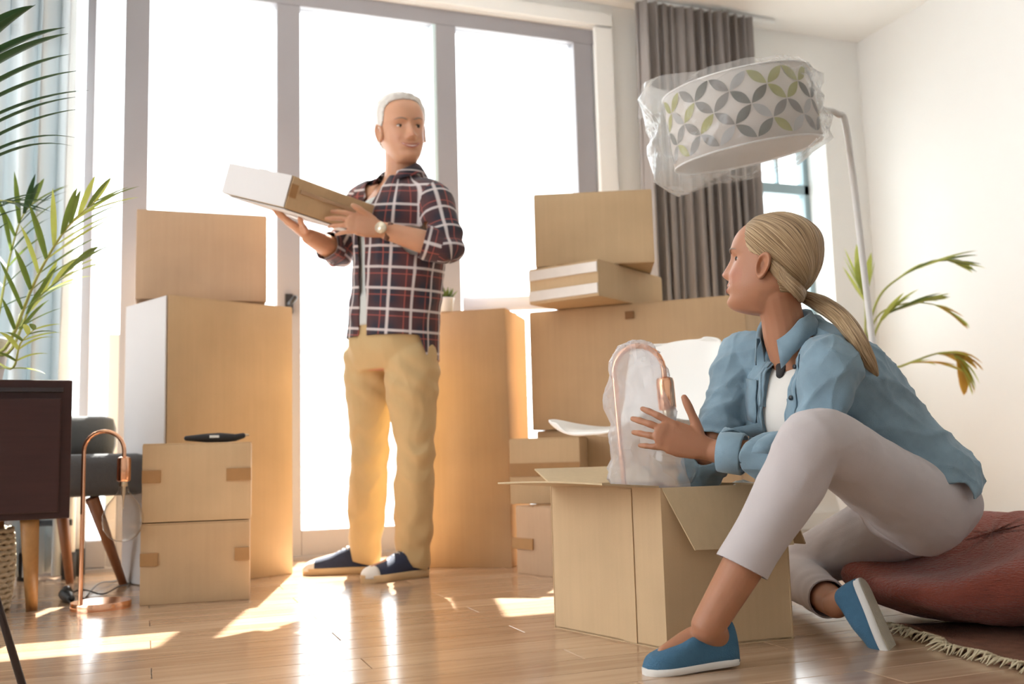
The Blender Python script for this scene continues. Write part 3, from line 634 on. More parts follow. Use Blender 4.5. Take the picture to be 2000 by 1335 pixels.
# cutter on the small boxes
kc = S0+Vector((0, 0, .503)); ka = atz(398, 857, .512); kb = atz(510, 850, .512)
kd = (kb-ka).normalized(); 
kn = thing('box_cutter', 'black tape cutter lying on the upper small box', 'cutter', (ka+kb)/2-ZU*.01)
km = Vector((kc.x+.22, kc.y+.05, .516)); ke = Vector((math.cos(RAD(4)), math.sin(RAD(4)), 0))
MB().tube([km-ke*.085, km-ke*.03, km+ke*.02, km+ke*.07, km+ke*.095+ZU*.006], [.008, .014, .017, .012, .009], n=12, flat=.75, round_ends=True).build('body', M['black'], kn, True)
MB().box(km+Vector((.002, -.014, .004)), (.03, .006, .008)).build('label_plate', M['white'], kn, bevel=.001)
MB().tube([km+ke*.085+ZU*.006, km+ke*.115+ZU*.008], [.006, .003], n=8, flat=.3).build('blade', M['brass'], kn, True)

# potted succulent
pz = 1.024; pc_ = atz(872, 600, pz); pc_ = Vector((pc_.x, pc_.y, pz)) if (pc_-CAM).length < 6 else at(872, 600, 4.0)
pc_ = at(871, 601, 4.02); pc_.z = 1.0215
sp_ = thing('potted_succulent', 'small green plant in a white pot on the large box behind the man', 'plant', pc_)
MB().lathe([(.026, 0), (.034, .05), (.036, .052), (.036, .056), (.031, .056), (.03, .045), (.001, .045)], pc_, 24).build('pot', M['pot'], sp_, True)
for i in range(16):
    a_ = i*2.4; r_ = .006+.0015*i; d_ = Vector((math.cos(a_), math.sin(a_), 0)); b_ = pc_+d_*.012+ZU*.045
    MB().tube([b_, b_+d_*r_+ZU*.03, b_+d_*r_*1.5+ZU*(.055-.001*i)], [.006, .007, .001], n=6, flat=.5, hint=ZU.cross(d_)).build('leaf', M['leaf'], sp_, True)

# ------------------------------------------------------------------ white shell chair
ch = thing('shell_chair', 'white moulded shell chair behind the open box, partly hidden by the woman', 'chair', Vector((at(1280, 1080, 3.1).x, at(1280, 1080, 3.1).y, 0)))
chc = at(1243, 850, 3.02); fdir = cv(-.76, -.65).normalized(); sdir = ZU.cross(fdir)
prof = cr([(.21, .02), (.16, .032), (.05, .018), (-.08, .01), (-.15, .03), (-.195, .10), (-.215, .20), (-.235, .29), (-.245, .325)], 4)
V = []; W_ = 15
for i, (f_, z_) in enumerate(prof):
    t_ = i/(len(prof)-1); hw = .205 if t_ < .45 else .205-.02*(t_-.45)
    hw *= (1-max(0, (t_-.86)/.14)**2.2*.45) * (1-max(0, (.1-t_)/.1)**2*.35)
    for j in range(W_):
        s_ = -1+2*j/(W_-1); cup = .045*(s_**4)*(1-.2*t_)
        up_amt = cup*(1 if t_ < .5 else .1); fw_amt = cup*(0 if t_ < .45 else 1.0)
        V.append(chc + fdir*(f_+fw_amt) + ZU*(z_+up_amt-.02) + sdir*(s_*hw))
F_ = [(i*W_+j, i*W_+j+1, (i+1)*W_+j+1, (i+1)*W_+j) for i in range(len(prof)-1) for j in range(W_-1)]
o = MB().add(V, F_).build('shell', M['shell'], ch, True); md = o.modifiers.new('t', 'SOLIDIFY'); md.thickness = .009; md = o.modifiers.new('s', 'SUBSURF'); md.levels = 1; md.render_levels = 1
for sx in (-1, 1):
    for sy in (-1, 1):
        tp = chc-fdir*.06+fdir*sx*.07+sdir*sy*.07+ZU*-.02; bt = chc-fdir*.10+fdir*sx*.10+sdir*sy*.13; bt.z = .001
        MB().tube([bt, tp], [.011, .017], n=10).build('leg', M['ply'], ch, True)
    MB().tube([chc-fdir*.07+fdir*sx*.078+sdir*.082-ZU*.10, chc-fdir*.07+fdir*sx*.078-sdir*.082-ZU*.10], .006, n=8).build('leg_brace', M['metalblk'], ch, True)

# ------------------------------------------------------------------ arc floor lamp with wrapped shade
LZ = 3.0; fl_ = thing('floor_lamp', 'white floor lamp with a leaf patterned drum shade in clear plastic, by the curtain', 'floor lamp', gnd(1760, 1085))
sc_ = at(1448, 235, LZ); tilt = Matrix.Rotation(RAD(-9), 3, cv(0, 1)) @ Matrix.Rotation(RAD(6), 3, cv(1, 0))
axs = tilt @ ZU; e1 = (tilt @ cv(1, 0)); e2 = axs.cross(e1)
RS, HS = .222, .215
def cyl(a_, z_, r_=RS): return sc_ + e1*(r_*math.cos(a_)) + e2*(r_*math.sin(a_)) + axs*z_
def drum(r_, z0, z1, n=64, m=2): return MB().rings([[cyl(2*math.pi*j/n, z0+(z1-z0)*i/m, r_) for j in range(n)] for i in range(m+1)], False)
sh = drum(RS, -HS/2, HS/2).build('lamp_shade', M['shade'], fl_, True); md = sh.modifiers.new('t', 'SOLIDIFY'); md.thickness = .002; md.offset = -1
for z_ in (-HS/2, HS/2): MB().tube([cyl(a_, z_, RS) for a_ in np.linspace(0, 2*math.pi, 49)], .003, n=6).build('shade_rim', M['white'], sh, True)
rr = random.Random(11); NC = 26; hx = 2*math.pi*RS/NC; NR = 4; hz = (HS-.022)/NR
def petal(cx, cy, sg, m):
    ang = math.atan2(hz, hx)*sg; Lh = math.hypot(hx, hz)*.47; Wd = Lh*.40; V = []; n = 8
    for i in range(n+1):
        t_ = -1+2*i/n; w2 = Wd*(1-abs(t_)**1.9)+.0003
        for s_ in (-1, 1): V.append(cyl((cx+t_*Lh*math.cos(ang)-s_*w2*math.sin(ang))/RS, cy+t_*Lh*math.sin(ang)+s_*w2*math.cos(ang), RS+.0016))
    MB().add(V, [(2*i, 2*i+1, 2*i+3, 2*i+2) for i in range(n)]).build('petal', M[m], sh, True)
for i in range(NC):
    for j in range(NR):
        petal((i+.5)*hx, -HS/2+.011+(j+.5)*hz, 1 if (i+j) % 2 else -1, rr.choice(['petg', 'petg', 'petd', 'petl', 'peto', 'petg', 'peto', 'petd']))
# plastic wrap round the shade
n = 72; R = []
for i, z_ in enumerate(np.linspace(-HS/2-.055, HS/2+.03, 12)):
    ring = []
    for j in range(n):
        a_ = 2*math.pi*j/n; e_ = .018+.010*math.sin(5*a_+i)+.008*math.sin(11*a_-i*1.7)+.006*rr.random()
        if i < 2: e_ -= .05*(2-i)
        if i > 9: e_ -= .03*(i-9)
        left = max(0, -math.cos(a_))**6; e_ += left*(.03+.05*abs(i-6)/6)
        ring.append(cyl(a_, z_+(.03*left*(1 if i > 8 else (-1 if i < 3 else 0))), RS+e_))
    R.append(ring)
MB().rings(R, False).build('plastic_wrap', M['plastic'], fl_, True)
tl = cyl(math.pi*.97, HS/2+.02, RS+.03)
MB().add([tl+cv(.05, 0, -.045), tl+cv(-.03, 0, .03), tl+cv(-.02, .02, .055), tl+cv(.09, .01, -.01), tl+cv(-.045, .01, -.07)], [(0, 1, 2), (0, 2, 3), (0, 4, 1)]).build('wrap_corner', M['plastic'], fl_, False)
pb = gnd(1760, 1085); 
pole = cr([tuple(at(1450, 190, LZ)), tuple(at(1520, 208, LZ+.02)), tuple(at(1600, 214, LZ+.05)), tuple(at(1636, 222, LZ+.08)), tuple(at(1655, 262, LZ+.1)), tuple(at(1690, 550, LZ+.18)), tuple(at(1720, 800, LZ+.25)), tuple(pb+ZU*.02)], 6)
MB().tube([Vector(p) for p in pole], .0105, n=12).build('pole', M['white'], fl_, True)
MB().lathe([(.15, 0), (.152, .01), (.148, .022), (.02, .028), (.001, .028)], pb, 36).build('base', M['white'], fl_, True)
for k_ in range(3):
    a_ = k_*2.1; MB().tube([cyl(a_, HS/2-.02, RS-.003), cyl(a_, HS/2-.02, .02)], .003, n=6).build('spider_arm', M['white'], fl_, True)
MB().tube([cyl(0, HS/2-.0, .001), cyl(0, -.02, .001)], .018, n=14).build('socket', M['white'], fl_, True)

# ------------------------------------------------------------------ palms
def leaflet(base, d, up, L, wd, m, parent, droop=.3, n=6, nm='leaflet'):
    d = d.normalized(); V = []
    side = d.cross(up).normalized(); p = Vector(base); cur = d.copy()
    for i in range(n+1):
        t_ = i/n; w2 = wd*(math.sin(math.pi*min(1, (t_*.86+.14)))**.8)*(1-.0*t_)+.0003
        nrm = side.cross(cur).normalized()
        V += [p-side*w2, p+nrm*w2*.35*(-1), p+side*w2]
        cur = (cur - ZU*droop/n*(.5+t_)).normalized(); p = p+cur*(L/n)
    F = []
    for i in range(n):
        F += [(3*i, 3*i+1, 3*i+4, 3*i+3), (3*i+1, 3*i+2, 3*i+5, 3*i+4)]
    return MB().add(V, F).build(nm, M[m], parent, True)
def frond(plant, pts, r0, ms, Lf, wd, nl, start=.25, spread=50, droop=.5, seed=0, stemmat='stem', up=ZU, sides=(-1, 1)):
    rr = random.Random(seed); P = [Vector(p) for p in cr([tuple(p) for p in pts], 6)]; n = len(P)
    fr = MB().tube(P, [r0*(1-.75*i/(n-1)) for i in range(n)], n=6).build('frond', M[stemmat], plant, True)
    for k in range(nl):
        t_ = start+(1-start)*(k+.5)/nl; fi = t_*(n-1); i = min(int(fi), n-2); b_ = P[i].lerp(P[i+1], fi-i); tg = (P[min(i+2, n-1)]-P[max(i-1, 0)]).normalized()
        sd_ = tg.cross(up).normalized() if abs(tg.dot(up)) < .98 else RH
        L = Lf*(math.sin(math.pi*(.18+.74*(k+.5)/nl))**.6)*rr.uniform(.85, 1.1)
        for s_ in sides:
            a_ = RAD(spread*(1-.45*(k+.5)/nl)+rr.uniform(-7, 7)); dd = tg*math.cos(a_)+sd_*s_*math.sin(a_)+up*.15*rr.uniform(-.5, 1)
            lf = leaflet(b_, dd, up, L, wd*rr.uniform(.8, 1.15), rr.choice(ms), plant, droop*rr.uniform(.6, 1.3)); 
            lf.parent = fr; lf.matrix_parent_inverse = Matrix(); lf.matrix_parent_inverse = Matrix()
    return fr
def keep_world(plant):
    pass
potc = at(-48, 745, 3.08); potc.z = cz1+.001
pl = thing('potted_palm', 'green potted palm standing on the dark sideboard at the left edge', 'plant', potc)
MB().lathe([(.07, 0), (.095, .13), (.1, .135), (.1, .15), (.088, .15), (.086, .13), (.001, .13)], potc, 28).build('pot', M['pot'], pl, True)
MB().lathe([(.001, .136), (.085, .134), (.085, .12)], potc, 24, False).build('soil', M['soil'], pl, True)
crn = potc+ZU*.13
Z0 = 3.05
frond(pl, [crn, at(10, 680, 3.0), at(70, 545, 2.95), at(130, 445, 2.9), at(190, 390, 2.88)], .007, ['leaf', 'leaf', 'leafy'], .22, .0085, 11, .3, 38, .35, 1)
frond(pl, [crn, at(15, 690, 3.05), at(60, 600, 3.1), at(120, 540, 3.1), at(170, 500, 3.1)], .006, ['leaf', 'leafy'], .17, .008, 9, .35, 36, .5, 2)
frond(pl, [crn, at(-10, 640, 3.1), at(15, 520, 3.2), at(40, 430, 3.2), at(70, 390, 3.2)], .006, ['leafdk', 'leaf'], .19, .008, 9, .3, 45, .5, 3)
frond(pl, [crn, at(-40, 600, 3.0), at(-50, 450, 2.9), at(-20, 395, 2.85), at(30, 395, 2.8)], .006, ['leafdk'], .18, .007, 8, .4, 50, .4, 4)
frond(pl, [crn, at(20, 720, 2.95), at(40, 670, 2.85), at(70, 640, 2.8)], .005, ['leafy', 'leaf'], .13, .008, 6, .3, 45, .6, 5)
# tall frond whose long leaflets sweep in from the left edge
P_ = [crn, at(-95, 500, 2.75), at(-92, 250, 2.6), at(-70, 60, 2.55), at(-30, -80, 2.55)]
fr = MB().tube([Vector(p) for p in cr([tuple(p) for p in P_], 6)], .007, n=6).build('frond', M['leafdk'], pl, True)
for i, (y0, x1, y1, wd) in enumerate([(45, 60, 15, .013), (78, 66, 14, .011), (100, 122, 60, .0125), (122, 128, 72, .013), (160, 133, 112, .0085), (185, 150, 145, .007), (215, 168, 184, .006), (235, 148, 196, .006), (262, 150, 220, .006), (292, 150, 275, .006), (305, 140, 290, .006)]):
    if y0 < 260 or True:
        b_ = at(-88+(10 if y0 < 80 else 0), y0+50, 2.6); tpx = at(x1, y1, 2.55); V = tpx-b_
        bend = .25 if i < 9 else .45; d0 = (V.normalized()+ZU*bend).normalized()
        lf = leaflet(b_, d0, ZU*1, V.length*1.04, wd*1.25, 'leafdk', pl, droop=bend*2.0, n=12)
        lf.parent = fr; lf.matrix_parent_inverse = Matrix()
# palm behind the woman
rp = at(1700, 950, 4.1); rp.z = 0
rpl = thing('potted_palm', 'thin yellowing potted palm by the right wall behind the woman', 'plant', rp)
MB().lathe([(.10, 0), (.14, .24), (.145, .25), (.145, .27), (.13, .27), (.128, .24), (.001, .24)], rp, 30).build('pot', M['pot'], rpl, True)
MB().lathe([(.001, .245), (.127, .243), (.127, .22)], rp, 24, False).build('soil', M['soil'], rpl, True)
c2 = rp+ZU*.25; Zp = 4.1
def A(x, y): return at(x, y, Zp)
frond(rpl, [c2, A(1692, 700), A(1712, 590), A(1760, 540), A(1830, 508), A(1868, 512)], .008, ['leafy', 'leaf'], .18, .014, 9, .55, 28, .3, 21)
frond(rpl, [c2, A(1698, 720), A(1718, 630), A(1760, 600), A(1810, 584)], .008, ['leafy', 'leafy', 'leaf'], .18, .019, 10, .5, 26, .5, 22)
frond(rpl, [c2, A(1690, 700), A(1690, 600), A(1680, 550)], .008, ['leafy'], .19, .016, 5, .7, 22, .1, 23)
frond(rpl, [c2, A(1704, 740), A(1760, 715), A(1830, 690), A(1866, 692), A(1882, 725)], .007, ['leafo', 'leafo', 'leafy'], .18, .018, 10, .58, 24, 1.3, 24)
frond(rpl, [c2, A(1700, 700), A(1712, 620), A(1770, 592), A(1830, 596), A(1868, 618)], .006, ['leafo', 'leafy'], .12, .010, 5, .75, 16, .6, 25)
frond(rpl, [c2, A(1700, 760), A(1735, 732), A(1765, 712), A(1810, 706), A(1855, 712)], .006, ['leafy', 'leafo'], .14, .011, 6, .55, 18, .5, 26)

# ------------------------------------------------------------------ rug and pouf
pc = at(1948, 1150, 2.42); pc.z = 0; PR = .355
rg = thing('fringed_rug', 'reddish rug with a cream fringe under the rust pouf at the lower right', 'rug', pc)
ra, rb2, rc_, rd_ = gnd(1748, 1232), gnd(2010, 1312), None, None
rd = (rb2-ra).normalized(); rn = Vector((-rd.y, rd.x, 0)); rn = rn if rn.dot(FH) > 0 else -rn
rA = ra - rd*.02; rB = ra + rd*1.25; V = []; n1, n2 = 40, 20
for i in range(n1+1):
    for j in range(n2+1):
        p = rA.lerp(rB, i/n1) + rn*(j/n2*.95 + (.012*math.sin(i*.5)+.008*math.sin(i*1.3) if j == 0 else 0)); p.z = .009+.003*math.sin(i*.9+j)*math.exp(-j*.4)
        if j == 0: p.z += .006+.006*math.sin(i*.42)
        V.append(p)
o = MB().add(V, [(i*(n2+1)+j, i*(n2+1)+j+1, (i+1)*(n2+1)+j+1, (i+1)*(n2+1)+j) for i in range(n1) for j in range(n2)]).build('weave', M['rug'], rg, True)
md = o.modifiers.new('t', 'SOLIDIFY'); md.thickness = .007; md.offset = -1
rr = random.Random(5); mb = MB()
for i in range(210):
    p = rA.lerp(rB, i/209) + rn*(.012*math.sin(i*.095)+.008*math.sin(i*.25)); L = rr.uniform(.02, .05); d_ = (-rn + rd*rr.uniform(-.9, .9)).normalized()
    mb.tube([p+ZU*.014, p+d_*L*.5+ZU*rr.uniform(.01, .02), p+d_*L+ZU*.003], [.0028, .0026, .001], n=5)
o = mb.build('fringe', M['fringe'], rg, True); o['kind'] = 'stuff'
mb = MB(); R = []
nr_ = 22
for i in range(nr_+1):
    ph = math.pi*i/nr_; ring = []
    for j in range(72):
        a_ = 2*math.pi*j/72; ct = math.cos(ph); st = math.sin(ph)
        rr_ = PR*(abs(st)**.62); z = .012+.125*(1+math.copysign(abs(ct)**.8, ct))
        p = pc + Vector((rr_*math.cos(a_), rr_*math.sin(a_), z))
        rel = p-at(1790, 1090, 2.33); dd = math.hypot(rel.x, rel.y)
        if z > .06: p.z = .06+(p.z-.06)*(1-.62*math.exp(-(dd/.27)**2.5))
        p += Vector((math.cos(a_), math.sin(a_), 0))*(.006*math.sin(7*a_+z*20)+.004*math.sin(17*a_-z*33))*st + ZU*.004*math.sin(9*a_+rr_*30)*abs(ct)
        ring.append(p)
    R.append(ring)
tag(mb.rings(R, True).build('floor_pouf', M['pouf'], None, True), 'rust red woven floor pouf the woman sits on', 'pouf')

# ------------------------------------------------------------------ figures
def arrays(me):
    n = len(me.vertices); V = np.empty(n*3, np.float32); me.vertices.foreach_get('co', V)
    N = np.empty(n*3, np.float32); me.vertex_normals.foreach_get('vector', N)
    F = np.empty(len(me.loops), np.int32); me.loops.foreach_get('vertex_index', F)
    return V.reshape(-1, 3).astype(float), F.reshape(-1, 4), N.reshape(-1, 3).astype(float)
def voxel(mb, size, smooth=3, fac=.5):
    me = bpy.data.meshes.new('tmp'); me.from_pydata(mb.v, [], mb.f)
    bm = bmesh.new(); bm.from_mesh(me); bmesh.ops.recalc_face_normals(bm, faces=bm.faces); bm.to_mesh(me); bm.free()
    o = bpy.data.objects.new('tmp', me); COL.objects.link(o)
    md = o.modifiers.new('r', 'REMESH'); md.mode = 'VOXEL'; md.voxel_size = size
    if smooth: ms = o.modifiers.new('s', 'SMOOTH'); ms.iterations = smooth; ms.factor = fac
    dg = bpy.context.evaluated_depsgraph_get(); m2 = bpy.data.meshes.new_from_object(o.evaluated_get(dg)); bpy.data.objects.remove(o); bpy.data.meshes.remove(me)
    return m2
def folds(P, k, seed, stretch=None, frames=None):
    r = np.random.RandomState(seed); Q = P.copy(); out = np.zeros(len(P))
    Q = Q + .03*np.sin(P[:, [1, 2, 0]]*17+seed) + .015*np.sin(P[:, [2, 0, 1]]*41+seed*2)
    for i in range(6):
        d = r.randn(3); d /= np.linalg.norm(d)
        if stretch is not None: s = np.array(stretch)/np.linalg.norm(stretch); d = d + s*1.6*np.sign(d@s); d /= np.linalg.norm(d)
        out += np.sin(Q@d*k*r.uniform(.6, 1.7)+r.uniform(0, 6))
    out /= 6; return np.sign(out)*np.abs(out)**.8
def creases(P, k, seed, stretch=None):
    r = np.random.RandomState(seed); Q = P + .035*np.sin(P[:, [1, 2, 0]]*13+seed) + .012*np.sin(P[:, [2, 0, 1]]*37+seed*2); out = np.zeros(len(P))
    for i in range(5):
        d = r.randn(3)
        if stretch is not None: s = np.array(stretch)/np.linalg.norm(stretch); d = d-s*(s@d)*.8
        d /= np.linalg.norm(d); v = 1-np.abs(np.sin(Q@d*k*r.uniform(.5, 1.3)+r.uniform(0, 6))); m_ = .5+.5*np.sin(Q@r.randn(3)*12+i); out += (v**2.2)*m_
    return out/2.2-.25
def npv(v): return np.array([v.x, v.y, v.z])
def mesh_from(V, F, name):
    me = bpy.data.meshes.new(name); me.from_pydata(V.tolist(), [], F.tolist() if hasattr(F, 'tolist') else F); me.update(); return me
def cut(me, cuts):
    """cuts: (point, outward direction, radius): trims the cloth cleanly beyond a plane, near the point only"""
    bm = bmesh.new(); bm.from_mesh(me)
    for co, no, rad in cuts:
        no = no.normalized(); lim = .11 if rad < .1 else .3
        near = lambda c: ((c-co)-no*(c-co).dot(no)).length < rad and -.03 < (c-co).dot(no) < lim
        fs = [f for f in bm.faces if near(f.calc_center_median())]
        g = list(set([v for f in fs for v in f.verts]) | set([e for f in fs for e in f.edges]) | set(fs))
        bmesh.ops.bisect_plane(bm, geom=g, plane_co=co, plane_no=no, clear_outer=False, clear_inner=False, dist=1e-5)
        dl = [f for f in bm.faces if near(f.calc_center_median()) and (f.calc_center_median()-co).dot(no) > 1e-5]
        bmesh.ops.delete(bm, geom=dl, context='FACES')
    bm.to_mesh(me); bm.free(); return me
def drop(me, pred):
    bm = bmesh.new(); bm.from_mesh(me); dl = [f for f in bm.faces if pred(f.calc_center_median())]; bmesh.ops.delete(bm, geom=dl, context='FACES')
    lo = [v for v in bm.verts if v.is_boundary]
    for _ in range(5):
        nw = {}
        for v in lo:
            nb = [e.other_vert(v) for e in v.link_edges if e.is_boundary]
            if len(nb) == 2: nw[v] = v.co*.4+(nb[0].co+nb[1].co)*.3
        for v, c in nw.items(): v.co = c
    bm.to_mesh(me); bm.free(); return me
def cloth(me, name, m, parent, thick=.0035):
    o = link(name, me, M[m], parent, True); md = o.modifiers.new('t', 'SOLIDIFY'); md.thickness = thick; md.offset = -1; return o
def sec(c, lat, fwd, a, b): return (c, lat*a, fwd*b)
def dense(secs, k=5):
    A_ = cr([tuple(s[0])+tuple(s[1])+tuple(s[2]) for s in secs], k); return [(Vector(p[:3]), Vector(p[3:6]), Vector(p[6:9])) for p in A_]
def limb(mb, pts, r, k=5, n=18, hint=None, flat=None):
    A_ = cr([tuple(p)+(q, q*(flat[i] if flat else 1)) for i, (p, q) in enumerate(zip(pts, r))], k)
    return mb.tube([Vector(p[:3]) for p in A_], [p[3] for p in A_], n=n, rb=[p[4] for p in A_], hint=hint, round_ends=True)

def head_mesh(S, kind):
    """closed head, local x = left of the face, y = forward, z = up, chin at z=0, crown at z=1 (times S)"""
    if kind == 'w':
        T = [(-.05, .16, -.10, .08), (-.03, .28, -.12, .13), (0, .355, -.14, .165), (.05, .385, -.18, .205), (.12, .375, -.24, .245), (.2, .385, -.32, .278), (.28, .385, -.39, .295), (.36, .375, -.44, .308),
             (.45, .372, -.475, .32), (.52, .378, -.49, .325), (.59, .40, -.495, .33), (.68, .40, -.49, .332), (.77, .365, -.47, .32), (.85, .30, -.42, .285), (.92, .20, -.33, .225), (.97, .08, -.22, .14), (.995, -.04, -.11, .05)]
        nose = .118; lip = .022; tip = .345
    else:
        T = [(-.05, .17, -.10, .09), (-.03, .29, -.12, .15), (0, .365, -.14, .17), (.05, .395, -.18, .205), (.12, .385, -.24, .245), (.2, .39, -.32, .28), (.28, .39, -.39, .31), (.36, .38, -.43, .32),
             (.45, .372, -.46, .33), (.52, .380, -.475, .333), (.59, .412, -.48, .336), (.68, .40, -.475, .336), (.77, .365, -.45, .322), (.85, .30, -.40, .287), (.92, .20, -.32, .225), (.97, .08, -.22, .14), (.995, -.04, -.11, .05)]
        nose = .135; lip = .014; tip = .325
    A_ = cr(T, 8); n = 120; R = []
    for z, yf, yb, w_ in A_:
        ring = []; yc = yb+(yf-yb)*.47
        for j in range(n):
            t = 2*math.pi*j/n; ct, st = math.cos(t), math.sin(t); e = 2.25 if st > 0 else 2.05
            x = w_*math.copysign(abs(ct)**(2/e), ct); y = yc + (yf-yc if st > 0 else yc-yb)*math.copysign(abs(st)**(2/e), st)
            if st > 0:
                fr = st**1.2; G = lambda u, s: math.exp(-(u/s)**2)
                # nose
                if z > tip: hgt = nose*max(0, 1-((z-tip)/(.60-tip)))**.85
                else: hgt = nose*max(0, 1-((tip-z)/.065))**.7
                wdn = .030+.026*G(z-tip+.015, .07)
                y += hgt*G(x, wdn*1.25)*fr + .035*G(z-tip+.02, .04)*(G(x-.062, .026)+G(x+.062, .026))*fr
                # eye sockets, brows, cheeks
                y -= .042*(G(x-.14, .075)+G(x+.14, .075))*G(z-.505, .045)*fr
                y += .016*(G(x-.13, .10)+G(x+.13, .10))*G(z-.60, .035)*fr
                y += .034*(G(x-.18, .075)+G(x+.18, .075))*G(z-.34, .065)*fr
                # lips, mouth crease curved up into a smile, chin
                zs = z-.45*x*x/.10*.10*4*.5
                mw = G(x, .115)
                y += lip*1.1*mw*G(zs-.228, .018)*fr + lip*1.25*mw*G(zs-.172, .022)*fr - .022*G(x, .13)*G(zs-.20, .009)*fr
                y -= .014*mw*G(z-.125, .02)*fr; y += .012*G(x, .1)*G(z-.055, .04)*fr
                y += .012*G(x, .15)*G(z-.2, .07)*fr
                y -= .012*(G(x-.155, .02)+G(x+.155, .02))*G(zs-.25, .05)*fr
            ring.append(Vector((x*S, y*S, z*S)))
        R.append(ring)
    return MB().rings(R)
def ear(S, side, zc=.40, yc=-.03, w_=.325, h=.135):
    mb = MB(); R = []
    for i in range(25):
        th_ = math.pi*(i+.03)/24.06; ring = []
        for j in range(36):
            f_ = 2*math.pi*j/36; a, b, c = math.sin(th_)*math.cos(f_), math.sin(th_)*math.sin(f_), math.cos(th_)
            yy = a*h*.56*(1+.18*c); zz = c*h; xx = b*.034
            rr_ = math.hypot(yy/(h*.56), zz/h)
            if b > 0: xx = -.012+.062*min(1, b*1.6)**.5*(1-math.exp(-(math.hypot(rr_, .12*(c-.1))/.66)**5))+.018*math.exp(-((rr_-.42)/.11)**2)*(1 if a < .1 else .1)
            ring.append(Vector((side*(w_+.012+xx+.42*(-yy)*.9)*S, (yc+yy-.12*zz)*S, (zc+zz)*S)))
        R.append(ring)
    return mb.rings(R)
def xf(mb, Mx): mb.v = [tuple(Mx @ Vector(p)) for p in mb.v]; return mb
def join(dst, src): o = len(dst.v); dst.v += src.v; dst.f += [tuple(i+o for i in f) for f in src.f]; return dst
def headmat(origin, fwd, up):
    f = fwd.normalized(); u = (up-f*up.dot(f)).normalized(); l = f.cross(u)   # right = f x u ; local x column
    return Matrix(((l.x, f.x, u.x, origin.x), (l.y, f.y, u.y, origin.y), (l.z, f.z, u.z, origin.z), (0, 0, 0, 1)))
def hand(mb, wrist, fwd, back, thumb, size=1., curl=(25, 28, 28, 30), spread=7, thumb_dir=None, tcurl=20, wr=None):
    """palm and five fingers; fwd = wrist to knuckles, back = back of the hand, thumb = side the thumb leaves from"""
    f = fwd.normalized(); b = (back-f*back.dot(f)).normalized(); t = (thumb-f*thumb.dot(f)-b*thumb.dot(b)).normalized(); s = size
    wr = wr or .027*s
    mb.tube([wrist-f*.02, wrist, wrist+f*.025*s, wrist+f*.055*s, wrist+f*.082*s, wrist+f*.092*s], [wr*.95, wr, .034*s, .040*s, .040*s, .034*s], n=18, hint=t, rb=[wr*.80, wr*.74, .0175*s, .0150*s, .0120*s, .0095*s], round_ends=True)
    offs = [(.030, .086, (.040, .025, .020), .0086), (.0105, .091, (.045, .029, .022), .0088), (-.009, .088, (.041, .027, .021), .0084), (-.027, .080, (.033, .021, .018), .0074)]
    for i, (ot, of, segs, r) in enumerate(offs):
        root = wrist+f*of*s*.72+t*ot*s*.85; kn = wrist+f*of*s+t*ot*s
        a0 = RAD(spread*(1.5-i)); d = (f*math.cos(a0)+t*math.sin(a0)).normalized(); p = kn.copy(); pts = [root, kn]; rad = [r*s*1.0, r*s*1.08]; c = RAD(curl[i])
        ax = d.cross(-b).normalized()
        for q, L in enumerate(segs):
            d = Matrix.Rotation(c*(.55, .9, .7)[q], 3, ax) @ d; 
            mid = p+d*L*s*.5; p = p+d*L*s; pts += [mid, p]; rad += [r*s*(1, .93, .86)[q]*.95, r*s*(1.02, .95, .74)[q]]
        mb.tube(pts, rad, n=12, round_ends=True)
    td = (thumb_dir or (f*.62+t*.75-b*.12)).normalized(); r0 = wrist+f*.018*s+t*.016*s-b*.004*s; k1 = r0+((td+t*.3).normalized())*.042*s
    ax = td.cross(-b).normalized(); d2 = Matrix.Rotation(RAD(-tcurl*.0), 3, ax) @ td; k2 = k1+d2*.034*s; d3 = Matrix.Rotation(RAD(tcurl), 3, ax) @ d2; k3 = k2+d3*.026*s
    mb.tube([r0, r0.lerp(k1, .5), k1, k1.lerp(k2, .5), k2, k2.lerp(k3, .5), k3], [.0155*s, .0150*s, .0118*s, .0100*s, .0104*s, .0098*s, .0076*s], n=12, round_ends=True)
    # web between thumb and index
    mb.tube([wrist+f*.03*s+t*.018*s, wrist+f*.055*s+t*.030*s], [.014*s, .010*s], n=10, round_ends=True)
